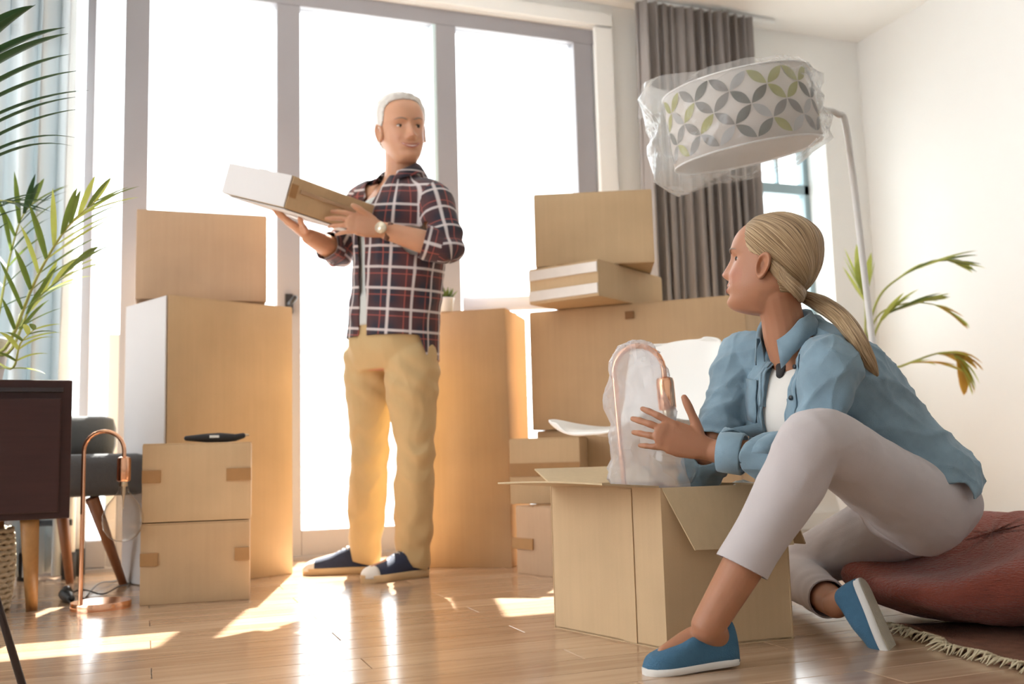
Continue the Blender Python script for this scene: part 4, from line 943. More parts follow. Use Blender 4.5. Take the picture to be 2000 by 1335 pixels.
def shoe(parent, heel, toe, up, L, wd, um, sm, hh=.058, tall=0, lace=False, sole_t=.016, outs=None):
    f = (toe-heel).normalized(); u = (up-f*up.dot(f)).normalized(); r_ = f.cross(u)
    prof = [(0, .30), (.03, .62), (.1, .80), (.25, .82), (.42, .84), (.6, .96), (.75, 1.0), (.87, .86), (.95, .58), (1.0, .22)]
    A_ = cr(prof, 4); out = [(y_, w_) for y_, w_ in A_]
    def ringof(z, k=1.): return [heel+f*(y_*L)+r_*(w_*wd*k)+u*z for y_, w_ in out]+[heel+f*(y_*L)-r_*(w_*wd*k)+u*z for y_, w_ in reversed(out)]
    sp = MB().rings([ringof(0, .96), ringof(.003, 1.03), ringof(sole_t, 1.04), ringof(sole_t+.003, .98)]).build('sole', M[sm], parent, True); sp.data.set_sharp_from_angle(angle=RAD(50))
    if outs: MB().rings([ringof(-.002, .80), ringof(.001, .84)]).build('outsole', M[outs], sp, False)
    R = []; 
    hp = cr([(0, .70, .45), (.04, 1.0, .7), (.12, 1.12, .82), (.25, 1.05, .80), (.38, 1.0, .82), (.5, .92, .88), (.65, .74, .95), (.8, .60, .95), (.92, .46, .72), (.985, .22, .34)], 4)
    for y_, h_, w_ in hp:
        hgt = hh*h_*(1+tall*max(0, 1-y_*1.6)); ring = []
        for j in range(25):
            a_ = math.pi*j/24; c_ = math.cos(a_); s_ = math.sin(a_)
            ring.append(heel+f*(y_*L)+r_*(math.copysign(abs(c_)**.75, c_)*w_*wd*.985)+u*(sole_t*.6+hgt*(abs(s_)**.72)))
        R.append(ring)
    up_ = MB().rings(R).build('upper', M[um], parent, True)
    if lace:
        for k in range(5):
            y_ = .40+.055*k; h_ = hh*(.98-.075*k*1.0)*(1+tall*max(0, 1-y_*1.6))
            pts = [heel+f*(y_*L+.004*math.cos(q*9))+r_*(math.sin(q)*.024)+u*(sole_t*.6+h_*abs(math.cos(q*.9))**.3+.003) for q in np.linspace(-1, 1, 9)]
            MB().tube(pts, .0032, n=6).build('lace', M['sole'], up_, True)
        R = []
        for y_, h_, w_ in hp[-8:]:
            ring = []
            for j in range(25):
                a_ = math.pi*j/24; c_ = math.cos(a_); s_ = math.sin(a_)
                ring.append(heel+f*(y_*L+.0015)+r_*(math.copysign(abs(c_)**.75, c_)*w_*wd*1.01)+u*(sole_t*.6+hh*h_*(abs(s_)**.72)*.98+.001))
            R.append(ring)
        MB().rings(R).build('toe_cap', M[um if lace == 2 else 'sole'], parent, True)
    return sp
def face(parent, Mh, S, kind, sk, look, fw):
    hb = head_mesh(S, kind); from mathutils.bvhtree import BVHTree
    B = BVHTree.FromPolygons([Vector(p) for p in hb.v], hb.f)
    def fp(x, z, off=0.):
        h_ = B.ray_cast(Vector((x*S, S, z*S)), Vector((0, -1, 0))); return (h_[0] if h_[0] else Vector((x*S, .35*S, z*S)))+Vector((0, off*S, 0))
    W = lambda p: Mh @ p
    er = .047*S
    for s_ in (-1, 1):
        c = fp(s_*.14, .497)-Vector((0, (.034 if kind == 'w' else .030)*S, 0)); mb = blob(MB(), (0, 0, 0), er, er, er, 1, 0, 20, 12); mb.v = [tuple(W(c+Vector(p))) for p in mb.v]; e = mb.build('eye', M['eyew'], parent, True)
        lk = look.normalized(); q = c+lk*er*.86; mb = blob(MB(), (0, 0, 0), .027*S, .012*S, .027*S, 1, 0, 14, 8); mb.v = [tuple(W(q+Vector(p))) for p in mb.v]; mb.build('iris', M['iris'], e, True)
        for nm, e0, e1_, in (('upper_eyelid', 14, 85), ('lower_eyelid', -85, -12)):
            R = []
            for k in range(8):
                el = RAD(e0+(e1_-e0)*k/7); R.append([W(c+Vector((math.sin(a_)*math.cos(el), math.cos(a_)*math.cos(el), math.sin(el)))*er*1.07) for a_ in np.linspace(-1.5, 1.5, 15)])
            v = [p for r_ in R for p in r_]; MB().add(v, [(15*i+j, 15*i+j+1, 15*i+j+16, 15*i+j+15) for i in range(7) for j in range(14)]).build(nm, M[sk], parent, True)
        MB().tube([W(c+Vector((math.sin(a_)*math.cos(.26), math.cos(a_)*math.cos(.26), math.sin(.26)-.10*abs(a_)**2*.3))*er*1.12) for a_ in np.linspace(-1.15, 1.2, 9)], [.002*S, .005*S, .006*S, .0065*S, .007*S, .007*S, .006*S, .005*S, .003*S], n=6, round_ends=True).build('eyelash', M['iris'], parent, True)
        pts = [fp(s_*(.055+.17*t_), .570+.030*math.sin(t_*2.6), .004) for t_ in np.linspace(0, 1, 9)]
        MB().tube([W(p) for p in pts], [S*q for q in (.006, .011, .012, .012, .011, .010, .008, .006, .003)], n=8, flat=.6, round_ends=True).build('eyebrow', M['browg'], parent, True)
        er_ = ear(S, s_, .40 if kind == 'w' else .44, -.02, .315 if kind == 'w' else .335, .140 if kind == 'w' else .145); xf(er_, Mh).build('ear', M[sk], parent, True)
    mw = .15; zz = lambda x: .188+2.1*x*x
    xs = np.linspace(-mw, mw, 15)
    R = []
    for k, dz in enumerate((-.017, -.006, .006, .013)):
        R.append([W(fp(x, zz(x)+dz*(1-(abs(x)/mw)**2.5), .0035)) for x in xs])
    v = [p for r_ in R for p in r_]; MB().add(v, [(15*i+j, 15*i+j+1, 15*i+j+16, 15*i+j+15) for i in range(3) for j in range(14)]).build('teeth', M['eyew'], parent, True)
    for nm, dz, r0, of in ((('upper_lip', .018, .0065, -.001), ('lower_lip', -.022, .009, -.004)) if kind == 'w' else (('upper_lip', .020, .0095, .002), ('lower_lip', -.024, .013, 0))):
        pts = [W(fp(x, zz(x)+dz*(1-(abs(x)/mw)**2.2), of)) for x in xs]; MB().tube(pts, [r0*S*(.25+.75*(1-(abs(x)/mw)**2)) for x in xs], n=10, round_ends=True).build(nm, M['lip'], parent, True)
def tint(me, Mh, S, V, kind):
    Q = (V-npv(Mh.translation))@np.array(Mh.to_3x3())/S; x, y, z = Q[:, 0], Q[:, 1], Q[:, 2]
    zs = z-.9*x*x; g = lambda u, s: np.exp(-(u/s)**2)
    t = .25*(g(np.abs(x)-.2, .09)*g(z-.33, .09)+g(x, .07)*g(z-.34, .05))*(y > .2)
    a = me.attributes.new('tint', 'FLOAT', 'POINT'); a.data.foreach_set('value', np.clip(t, 0, 1).astype(np.float32))

# ================================================================== WOMAN
wm = thing('person', 'woman with a blonde ponytail sitting in a blue denim shirt, holding the wrapped lamp', 'person', Vector((at(1790, 1100, 2.33).x, at(1790, 1100, 2.33).y, 0)))
SW = .226
hf = cv(-.88, .47, .15); HMW = headmat(at(1494, 606, 2.28), hf, ZU+cv(.10, 0)*1)
nb = at(1536, 655, 2.29)
Ls, Rs = at(1618, 706, 2.16), at(1448, 690, 2.45)
lat = (Ls-Rs).normalized()
plv = at(1792, 1000, 2.34); spine = (nb-plv)
Le, Lw = at(1590, 902, 2.15), at(1392, 880, 2.25)
Re, Rw = at(1402, 850, 2.38), at(1352, 965, 2.42)
Lk, La = at(1596, 858, 2.0), at(1382, 1222, 1.945)
Rk, Ra = at(1545, 1115, 2.72), at(1632, 1180, 2.31)
Lh, Rh = at(1800, 992, 2.245), at(1778, 1005, 2.43)
body = MB()
join(body, xf(head_mesh(SW, 'w'), HMW))
neck0 = HMW @ Vector((0, -.10*SW, .18*SW)); limb(body, [neck0, neck0.lerp(nb, .5), nb, nb+(plv-nb).normalized()*.05], [.052, .048, .054, .075])
def torso(mb, g=0., top=True):
    L2 = (Lh-Rh).normalized()
    C = [at(1812, 1045, 2.34), at(1805, 1005, 2.34), at(1775, 950, 2.34), at(1722, 870, 2.33), at(1668, 800, 2.32), at(1616, 733, 2.31), at(1580, 690, 2.30), at(1553, 664, 2.295)]
    A_ = [.10, .160, .160, .130, .138, .152, .13, .055]; B_ = [.08, .122, .118, .098, .105, .102, .075, .048]
    S_ = []
    for i, c in enumerate(C):
        ax = (C[min(i+1, 7)]-C[max(i-1, 0)]).normalized(); l = (L2.lerp(lat, i/7)); l = (l-ax*l.dot(ax)).normalized(); f = ax.cross(l)
        S_.append(sec(c, l, f, A_[i]+g*(i < 7), B_[i]+g*(i < 7)))
    mb.sections(dense(S_), n=40, e=2.3); return S_
TS = torso(body, -.004)
def arm(mb, g=0., gw=0., upto=1.):
    for s_, e_, w_ in ((Ls, Le, Lw), (Rs, Re, Rw)):
        ins = (nb-s_)*.35
        limb(mb, [s_+ins*.8+(plv-nb)*.06, s_+(plv-nb)*.02, s_.lerp(e_, .5), e_, e_.lerp(w_, .35), e_.lerp(w_, upto)], [.050+g, .054+g, .043+g, .038+g, .038+g+gw*.5, .0265+g+gw], k=6)
arm(body)
def legs(mb, g=0., lo=1., gk=0.):
    limb(mb, [Lh.lerp(Rh, .25), Lh, Lh.lerp(Lk, .5), Lk, Lk.lerp(La, .22), Lk.lerp(La, .5), Lk.lerp(La, lo)], [.09+g, .095+g, .076+g, .057+g+gk, .056+g+gk, .047+g, .033+g*2.2+(.006 if lo < 1 else 0)], k=7, n=24)
    lo2 = 1. if lo == 1 else .86
    limb(mb, [Rh.lerp(Lh, .25), Rh, Rh.lerp(Rk, .5), Rk, Rk.lerp(Ra, .25), Rk.lerp(Ra, .55), Rk.lerp(Ra, lo2)], [.09+g, .094+g, .074+g, .056+g, .054+g, .046+g, .031+g*1.6+(.004 if lo < 1 else 0)], k=7, n=24)
legs(body)
# feet
Lt, Lhl = at(1282, 1318, 1.925), at(1425, 1284, 1.985); Lt.z = .03; Lhl.z = .038
limb(body, [Lhl+ZU*.004+cv(-.012, 0), La, ], [.024, .033]); limb(body, [Lhl+ZU*.006+cv(-.012, 0), Lhl.lerp(Lt, .4)+ZU*.022, Lhl.lerp(Lt, .85)], [.030, .030, .024], flat=[1, .9, .6])
sole_h = at(1684, 1130, 2.22); sole_t2 = at(1738, 1256, 2.12); rup = cv(-.60, .72, .30); rf = (sole_t2-sole_h).normalized(); rup = (rup-rf*rup.dot(rf)).normalized()
Rhl = sole_h.lerp(sole_t2, .15)+rup*.042; Rt = sole_t2+rup*.028
limb(body, [Ra, Rhl], [.032, .024]); limb(body, [Rhl, Rhl.lerp(Rt, .4)+rup*.006, Rhl.lerp(Rt, .85)], [.022, .024, .018], flat=[1, .9, .6])
# left hand, fingers spread over the wrap, thumb up
hfw = (at(1303, 850, 2.25)-Lw).normalized()
hand(body, Lw+hfw*.018, hfw, cv(-.05, -1, .05), ZU, 1.0, curl=(22, 24, 26, 24), spread=7.5, thumb_dir=(at(1318, 757, 2.265)-at(1358, 850, 2.255)), tcurl=8)
# right hand inside the box, round the base of the lamp
rfw = cv(-.80, -.0, -.55).normalized(); hand(body, Rw, rfw, cv(-.3, .9, .2), ZU+cv(-.2, -.3), .92, curl=(35, 38, 40, 42), tcurl=25)
me = voxel(body, .0027, 3, .5)
V, F, N = arrays(me); tint(me, HMW, SW, V, 'w')
link('body', me, M['skinw'], wm, True)
face(wm, HMW, SW, 'w', 'skinw', Vector((-.45, 1, .05)), .385)

# trousers
tr = MB(); torso(tr, .004)
tr = MB(); S_ = TS[:4]; S_ = [(c, a.normalized()*(a.length+.009), b.normalized()*(b.length+.009)) for c, a, b in S_]; tr.sections(dense(S_), n=40, e=2.3)
legs(tr, .0075, .70, .002); me = voxel(tr, .0045, 6); V, F, N = arrays(me)
V = V + N*(.0032*folds(V, 60, 3, stretch=npv(FH)))[:, None]
for c_, d_ in ((Lk, .12), (Lh, .13), (Rk, .12)):
    w_ = np.exp(-(np.linalg.norm(V-npv(c_), axis=1)/d_)**2); V += N*(w_*.006*creases(V, 42, 17))[:, None]
me2 = mesh_from(V, F, 'trousers'); hd = (La-Lk).normalized(); hem = Lk.lerp(La, .69)
me2 = cut(me2, [(hem, hd+cv(.10, 0), .14), (Rk.lerp(Ra, .84), (Ra-Rk).normalized(), .10)])
cloth(me2, 'trousers', 'jeans', wm, .004)
# waistband and belt loop bits
# white top
ft2 = (lambda v: Vector((v.x, v.y, 0)).normalized())(lat.cross(ZU)); ft2 = ft2 if ft2.dot(cv(-1, -.5)) > 0 else -ft2
def drape(g): return dense([(c, lat*(a_+g), ft2*(b_+g)) for c, a_, b_ in ((at(1566, 690, 2.30), .105, .050), (at(1556, 740, 2.30), .13, .078), (at(1550, 800, 2.30), .13, .088), (at(1552, 860, 2.31), .125, .085), (at(1560, 905, 2.31), .115, .075))])
tt = MB(); S_ = [(c, a.normalized()*(a.length+.0035), b.normalized()*(b.length+.0035)) for c, a, b in TS[2:7]]; tt.sections(dense(S_), n=40, e=2.3); tt.sections(drape(-.012), n=40, e=2.3)
me = voxel(tt, .005, 3); link('white_top', me, M['tee'], wm, True)
# denim shirt
sh = MB(); S_ = [(c, a.normalized()*(a.length+q_), b.normalized()*(b.length+q_)) for (c, a, b), q_ in zip(TS[1:8], (.034, .034, .026, .018, .014, .012, .012))]; sh.sections(drape(0), n=40, e=2.3); S_[-1] = (S_[-1][0], S_[-1][1]*1.1, S_[-1][2]*1.15); sh.sections(dense(S_), n=44, e=2.3)
arm(sh, .013, .008, .93); me = voxel(sh, .0042, 7); V, F, N = arrays(me)
ax_s = npv((nb-plv).normalized())
amp = .005*folds(V, 34, 9, stretch=npv(cv(.3, 0, .7)))+.016*creases(V, 26, 5)+.007*creases(V, 60, 6)
for s_, e_, w_ in ((Ls, Le, Lw), (Rs, Re, Rw)):
    we = np.exp(-(np.linalg.norm(V-npv(e_), axis=1)/.09)**2); amp += we*.007*np.sin((V-npv(e_))@npv((e_-s_).normalized())*120+2*np.sin(V[:, 2]*60))
    wu = np.exp(-(np.linalg.norm(V-npv(s_.lerp(e_, .3)), axis=1)/.10)**2); amp += wu*.005*np.sin((V-npv(s_))@npv((cv(.5, .3, .8)).normalized())*75)
V = V+N*amp[:, None]; me2 = mesh_from(V, F, 'shirt')
chest = at(1556, 745, 2.30); ax_c = ZU.copy(); ft = ft2.copy()
me2 = cut(me2, [(Lw-(Lw-Le).normalized()*.018, (Lw-Le).normalized(), .09), (Rw-(Rw-Re).normalized()*.03, (Rw-Re).normalized(), .08), (TS[1][0]+(TS[2][0]-TS[1][0])*.55, -(TS[2][0]-TS[1][0]).normalized(), .3)])
nbf = nb+ft*.03
def openp(c):
    rel = c-chest; f_ = rel.dot(ft); s_ = rel.dot(lat); h_ = rel.dot(ax_c)
    if (c-(nb+ax_c*.01)).length < .066: return True
    if f_ < .02: return False
    return abs(s_-.03) < .036 + max(0, (h_+.02))*.10 and f_ > .045
hp0 = at(1795, 965, 2.33)
me2 = drop(me2, lambda c: openp(c) or (c.z < .345 and (c-hp0).dot(ft) > .03)); so = cloth(me2, 'denim_shirt', 'denim', wm, .003)
WCH = dict(chest=chest, ft=ft, ax=ax_c)
# plackets, pocket, cuffs, collar
def surf(me, o_, d_):        # first hit on cloth along a direction
    from mathutils.bvhtree import BVHTree
    return None
from mathutils.bvhtree import BVHTree
def bvh(me): return BVHTree.FromPolygons([v.co.copy() for v in me.vertices], [tuple(p.vertices) for p in me.polygons])
SB = bvh(me2)
def proj(o_, d_, off=.003):
    h_ = SB.ray_cast(o_, d_)
    return (h_[0]-d_.normalized()*off) if h_[0] else None
def strip_on(name, m, parent, path, width, dirw, off=.003, thick=.002):
    """ribbon laid on the shirt: path of (origin) cast along -ft"""
    L_ = []; 
    for p in path:
        row = []
        for k in (-1, 0, 1):
            q = proj(p+dirw*k*width/2+WCH['ft']*.3, -WCH['ft'], off); row.append(q if q else None)
        if all(row): L_.append(row)
    if len(L_) < 2: return
    mb = MB().add([p for r_ in L_ for p in r_], [(3*i+j, 3*i+j+1, 3*i+j+4, 3*i+j+3) for i in range(len(L_)-1) for j in (0, 1)])
    return cloth(mb_mesh(mb, name), name, m, parent, thick)
def mb_mesh(mb, name):
    me = bpy.data.meshes.new(name); me.from_pydata(mb.v, [], mb.f); me.update(); return me
for s_ in (-1, 1):
    path = [chest+ax_c*h_+lat*(.03+s_*(.045+max(0, h_+.02)*.10)) for h_ in np.linspace(-.15, .07, 18)]
    strip_on('placket', 'denim', wm, path, .026, lat, .004)
# pocket on the far side, button
path = [chest+ax_c*h_+lat*(-.068) for h_ in np.linspace(-.10, .0, 6)]; strip_on('chest_pocket', 'denim', wm, path, .06, lat, .006)
for h_ in (.04, -.03):
    q = proj(chest+ax_c*h_+lat*(.03+.045+max(0, h_+.02)*.10)+ft*.3, -ft, .006)
    if q: MB().tube([q, q+ft*.003], .0055, n=12).build('button', M['button'], wm, True)
# cuff bands
for e_, w_, rr_ in ((Le, Lw, .046), (Re, Rw, .043)):
    d_ = (w_-e_).normalized(); c_ = w_-d_*.018
    mb = MB().tube([c_-d_*.055, c_-d_*.05, c_-d_*.02, c_+d_*.0015], [rr_-.001, rr_+.002, rr_+.001, rr_], n=30); mb.f = mb.f[:-2]; cloth(mb_mesh(mb, 'cuff'), 'cuff', 'denim', wm, .004)
# collar: a standing band round the neck with two pointed leaves
cax = (nb-neck0).normalized(); nu = -cax; fr0 = (ft-nu*ft.dot(nu)).normalized(); lr0 = nu.cross(fr0); 
if lr0.dot(lat) < 0: lr0 = -lr0
Rw_, K_ = [], 40; V = []
for i in range(K_+1):
    a_ = RAD(-146+292*i/K_); back = math.cos(a_)   # 0 = back of the neck
    d_ = -fr0*math.cos(a_)+lr0*math.sin(a_); fr_amt = max(0, -math.cos(a_))
    base = nb+d_*(.063)-nu*(.012+.045*fr_amt); top = nb+d_*(.060-.0*fr_amt)+nu*(.040-.040*fr_amt); fold = nb+d_*(.078+.004*fr_amt)-nu*(.0+.050*fr_amt+.020*max(0, fr_amt-.55)/.45)
    V += [base, top, top+d_*.006+nu*.001, fold]
mbk = MB().add(V, [(4*i+j, 4*i+j+1, 4*i+j+5, 4*i+j+4) for i in range(K_) for j in range(3)]); cloth(mb_mesh(mbk, 'collar'), 'collar', 'denim', wm, .003)
# black strip at the neckline
q0 = chest+ax_c*.095+lat*.012; mb = MB(); pts = []
for h_ in np.linspace(.02, .12, 6):
    pts.append(chest+ax_c*h_+lat*.02+ft*(.062-.28*max(0, h_-.02)))
mb.tube(pts, [.012, .018, .024, .028, .034, .040], n=16, hint=lat, rb=[.007]*6, round_ends=True).build('neck_strip', M['blackstrip'], wm, True)
# shoes
shoe(wm, Vector((Lhl.x, Lhl.y, .006))+cv(.012, 0), Vector((Lt.x, Lt.y, .0)), ZU+cv(.0, .0), .205, .040, 'shoeblue', 'sole', .064, .25, sole_t=.011)
shoe(wm, sole_h, sole_t2, rup, .205, .042, 'shoeblue', 'sole', .056, .1, sole_t=.012, outs='soleb')

# hair
def hair_cap(V, F, N, Mh, S, inside, thick, jitter=0):
    Q = (V-npv(Mh.translation))@np.array(Mh.to_3x3())/S; keep = inside(Q); fk = keep[F].all(axis=1); F2 = F[fk]; used = np.unique(F2); mp_ = -np.ones(len(V), int); mp_[used] = range(len(used))
    Q2 = Q[used]; return V[used]+N[used]*thick(Q2)[:, None], mp_[F2], Q2
hm = xf(head_mesh(SW, 'w'), HMW); me = voxel(hm, .003, 3); V, F, N = arrays(me)
def inw(Q):
    x, y, z = Q[:, 0], Q[:, 1], Q[:, 2]; ax_ = np.abs(x)
    line = np.interp(z, [.0, .12, .2, .30, .40, .47, .54, .62, .72, .82, .90, 1.0], [-.22, -.20, -.17, -.15, -.13, -.03, .14, .19, .215, .23, .25, .32])
    return (y < line) & (z > .02)
tieQ = np.array([0, -.56, .13])
def thw(Q):
    z, y, x = Q[:, 2], Q[:, 1], Q[:, 0]
    d_ = Q-np.array([0, -.5, .16]); a_ = np.arctan2(x, Q[:, 2]-.1)
    line = np.interp(z, [.0, .12, .2, .30, .40, .47, .54, .62, .72, .82, .90, 1.0], [-.22, -.20, -.17, -.15, -.13, -.03, .14, .19, .215, .23, .25, .32])
    e_ = np.clip((line-y)/.12, 0, 1)
    return .226*(.006+e_*(.020+.006*np.clip(-y/.4, 0, 1)*np.clip((z-.3)/.4, 0, 1)) + .0045*e_*np.sin(a_*38+3*np.sin(a_*7)))
V2, F2, Q2 = hair_cap(V, F, N, HMW, SW, inw, thw); me = mesh_from(V2, F2, 'hair')
uvl = me.uv_layers.new(name='UVMap'); rel = Q2-tieQ
# strand coordinates: angle about the axis from the tie towards the forehead, and distance from the tie
axd = np.array([0, .78, .62]); axd /= np.linalg.norm(axd); e1_ = np.array([1, 0, 0.]); e2_ = np.cross(axd, e1_)
ang = np.arctan2(rel@e2_, np.abs(rel@e1_)); dst = np.linalg.norm(rel, axis=1)
li = np.empty(len(me.loops), np.int32); me.loops.foreach_get('vertex_index', li); uv = np.stack([ang[li]*.9, dst[li]*1.4], 1).astype(np.float32).ravel(); uvl.data.foreach_set('uv', uv)
ho = link('hair', me, M['hair'], wm, True); md = ho.modifiers.new('t', 'SOLIDIFY'); md.thickness = .012; md.offset = -1
def uvtube(name, pts, r, m, parent, flat=1, n=28, hint=None, wob=0):
    k = len(pts); mb = MB().tube(pts, r, n=n, flat=flat, hint=hint)
    if wob:
        vs = []
        for i, p in enumerate(mb.v):
            c = Vector(pts[min(i//n, k-1)]); d_ = Vector(p)-c; j = i % n; vs.append(tuple(c+d_*(1+wob*math.sin(j*2*math.pi/n*7+i//n*.15))))
        mb.v = vs
    me = mb_mesh(mb, name); uvl = me.uv_layers.new(name='UVMap'); 
    for p in me.polygons:
        js = [v % n for v in p.vertices]; wrap = max(js)-min(js) > n/2
        for l_, v in zip(p.loop_indices, p.vertices):
            j = v % n; j = j+n if (wrap and j < n/2) else j; uvl.data[l_].uv = (j/n*1.6, (v//n)*.12)
    return link(name, me, M[m], parent, True)
tie = at(1566, 577, 2.31)
pt = cr([tuple(at(1540, 560, 2.31)), tuple(tie), tuple(at(1598, 590, 2.27)), tuple(at(1640, 618, 2.19)), tuple(at(1672, 658, 2.14)), tuple(at(1695, 700, 2.14)), tuple(at(1713, 734, 2.15))], 6)
nP = len(pt); rp_ = [np.interp(i/(nP-1), [0, .15, .2, .35, .6, .85, 1], [.034, .017, .015, .021, .0205, .016, .004]) for i in range(nP)]
uvtube('ponytail', [Vector(p) for p in pt], rp_, 'hair', wm, flat=.7, wob=.07)
MB().tube([tie-(tie-at(1598, 592, 2.33)).normalized()*-.006, tie+(tie-at(1598, 592, 2.33)).normalized()*.008], [.0185, .0185], n=20, round_ends=False).build('hair_elastic', M['elastic'], wm, True)
# stray lock falling behind the ear to the tie, fills the nape
for dx in (0, 1, 2):
    pl_ = cr([tuple(HMW @ Vector((-.30*SW, (-.02-.06*dx)*SW, (.52-.02*dx)*SW))), tuple(HMW @ Vector((-.325*SW, (-.16-.05*dx)*SW, (.36-.04*dx)*SW))), tuple(HMW @ Vector((-.25*SW, (-.34-.02*dx)*SW, (.20-.02*dx)*SW))), tuple(tie-ZU*.003*dx)], 6)
    uvtube('hair_lock', [Vector(p) for p in pl_], [np.interp(i/(len(pl_)-1), [0, .3, .8, 1], [.004, .014, .015, .012]) for i in range(len(pl_))], 'hair', wm, flat=.6, wob=.06)

# ================================================================== MAN
mp = gnd(760, 1120); mn = thing('person', 'older white-haired man in a plaid shirt standing and holding up a carton', 'person', mp)
SM = .243; ZM = 3.70
hfm = cv(.42, -.90, -.13); HMM = headmat(at(789, 316, 3.69), hfm, ZU+cv(-.10, 0, 0)); 
mlat = cv(math.cos(RAD(36)), -math.sin(RAD(36))); mfw = cv(-math.sin(RAD(36)), -math.cos(RAD(36)))
mnb = at(783, 345, ZM+.02)
mLs, mRs = at(846, 392, 3.59), at(712, 398, 3.85)
mLe, mLw = at(874, 486, 3.50), at(752, 450, 3.46)
mRe, mRw = at(662, 492, 3.80), at(604, 462, 3.66)
mLh, mRh = at(802, 700, 3.64), at(722, 700, 3.76)
mLk, mLa = at(810, 885, 3.62), at(806, 1082, 3.64)
mRk, mRa = at(722, 885, 3.76), at(712, 1075, 3.80)
body = MB(); join(body, xf(head_mesh(SM, 'm'), HMM))
n0 = HMM @ Vector((0, -.10*SM, .15*SM)); limb(body, [n0, n0.lerp(mnb, .5), mnb, mnb-ZU*.05], [.062, .060, .064, .085])
def mtorso(g=0.):
    C = [at(762, 725, ZM), at(763, 690, ZM), at(768, 640, ZM), at(774, 580, ZM), at(779, 500, ZM), at(782, 430, ZM), at(783, 388, ZM+.01), at(783, 352, ZM+.02)]
    A_ = [.13, .165, .165, .165, .172, .178, .150, .070]; B_ = [.10, .125, .125, .122, .120, .118, .092, .060]
    return [sec(c, mlat, -mfw, a+g, b+g) for c, a, b in zip(C, A_, B_)]
MT = mtorso(); body.sections(dense(MT), n=40, e=2.3)
def marm(mb, g=0., upto=1., gw=0):
    for s_, e_, w_ in ((mLs, mLe, mLw), (mRs, mRe, mRw)):
        limb(mb, [s_+(mnb-s_)*.4-ZU*.02, s_, s_.lerp(e_, .5), e_, e_.lerp(w_, .35*(upto if upto < 1 else 1)), e_.lerp(w_, upto)], [.056+g, .060+g, .052+g, .043+g, .043+g+gw*.5, (.030 if upto == 1 else .040)+g+gw], k=6)
marm(body)
def mlegs(mb, g=0., ga=0., ext=0.):
    for h_, k_, a_ in ((mLh, mLk, mLa), (mRh, mRk, mRa)):
        limb(mb, [h_, h_.lerp(k_, .3), h_.lerp(k_, .7), k_, k_.lerp(a_, .3), k_.lerp(a_, .7), a_-ZU*ext], [.092+g, .086+g, .068+g, .060+g, .059+g+ga*.3, .046+g+ga, .038+g+ga], k=6, n=22)
mlegs(body)
mLt, mLhl = gnd(732, 1131), gnd(834, 1118); mRt, mRhl = gnd(618, 1112), gnd(732, 1108)
mRhl = Vector((mRa.x, mRa.y, 0))+cv(.05, .01); mRt = mRhl+cv(-.275, -.03); mLhl = Vector((mLa.x, mLa.y, 0))+cv(.045, .03); mLt = mLhl+cv(-.20, -.19)
for a_, h_, t_ in ((mLa, mLhl, mLt), (mRa, mRhl, mRt)):
    limb(body, [a_, h_.lerp(t_, .2)+ZU*.06], [.038, .036]); limb(body, [h_.lerp(t_, .12)+ZU*.045, h_.lerp(t_, .45)+ZU*.05, h_.lerp(t_, .85)+ZU*.035], [.032, .034, .026], flat=[1, .8, .6])
# left hand on the near side of the carton
h1 = (at(690, 436, 3.42)-mLw).normalized(); hand(body, mLw+h1*.01, h1, cv(.05, -1, .28), ZU+cv(-.3, 0), 1.08, curl=(16, 18, 20, 24), spread=5, thumb_dir=(at(684, 398, 3.40)-at(722, 425, 3.44)), tcurl=10)
h2 = (at(545, 420, 3.60)-mRw).normalized(); hand(body, mRw+h2*.01, h2, cv(0, .1, -1)+cv(-.3, 0, 0), cv(-.3, -1, .1), 1.05, curl=(8, 8, 10, 12), spread=6, tcurl=10)
me = voxel(body, .0034, 3, .5); V, F, N = arrays(me); tint(me, HMM, SM, V, 'm'); link('body', me, M['skinm'], mn, True)
face(mn, HMM, SM, 'm', 'skinm', Vector((-.25, 1, -.15)), .43)
# teeth line of the smile
# white hair
hm = xf(head_mesh(SM, 'm'), HMM); me = voxel(hm, .0035, 3); V, F, N = arrays(me)
def inm(Q):
    x, y, z = Q[:, 0], Q[:, 1], Q[:, 2]; ax_ = np.abs(x)
    line = np.interp(z, [.12, .25, .38, .5, .58, .66, .74, .80, .86, .92, 1.0], [-.30, -.22, -.10, .02, .10, .12, .12, .14, .16, .24, .4])
    return (y < line) & (z > .14)
def thm(Q):
    z, y = Q[:, 2], Q[:, 1]; line = np.interp(z, [.12, .25, .38, .5, .58, .66, .74, .80, .86, .92, 1.0], [-.30, -.22, -.10, .02, .10, .12, .12, .14, .16, .24, .4])
    e_ = np.clip((line-y)/.10, 0, 1); return SM*(.006+e_*(.042+.035*np.clip((z-.6)/.3, 0, 1))+.006*e_*np.sin(Q[:, 0]*60+3*np.sin(y*20)))
V2, F2, Q2 = hair_cap(V, F, N, HMM, SM, inm, thm); ho = link('hair', mesh_from(V2, F2, 'hair'), M['hairw'], mn, True); md = ho.modifiers.new('t', 'SOLIDIFY'); md.thickness = .010; md.offset = -1
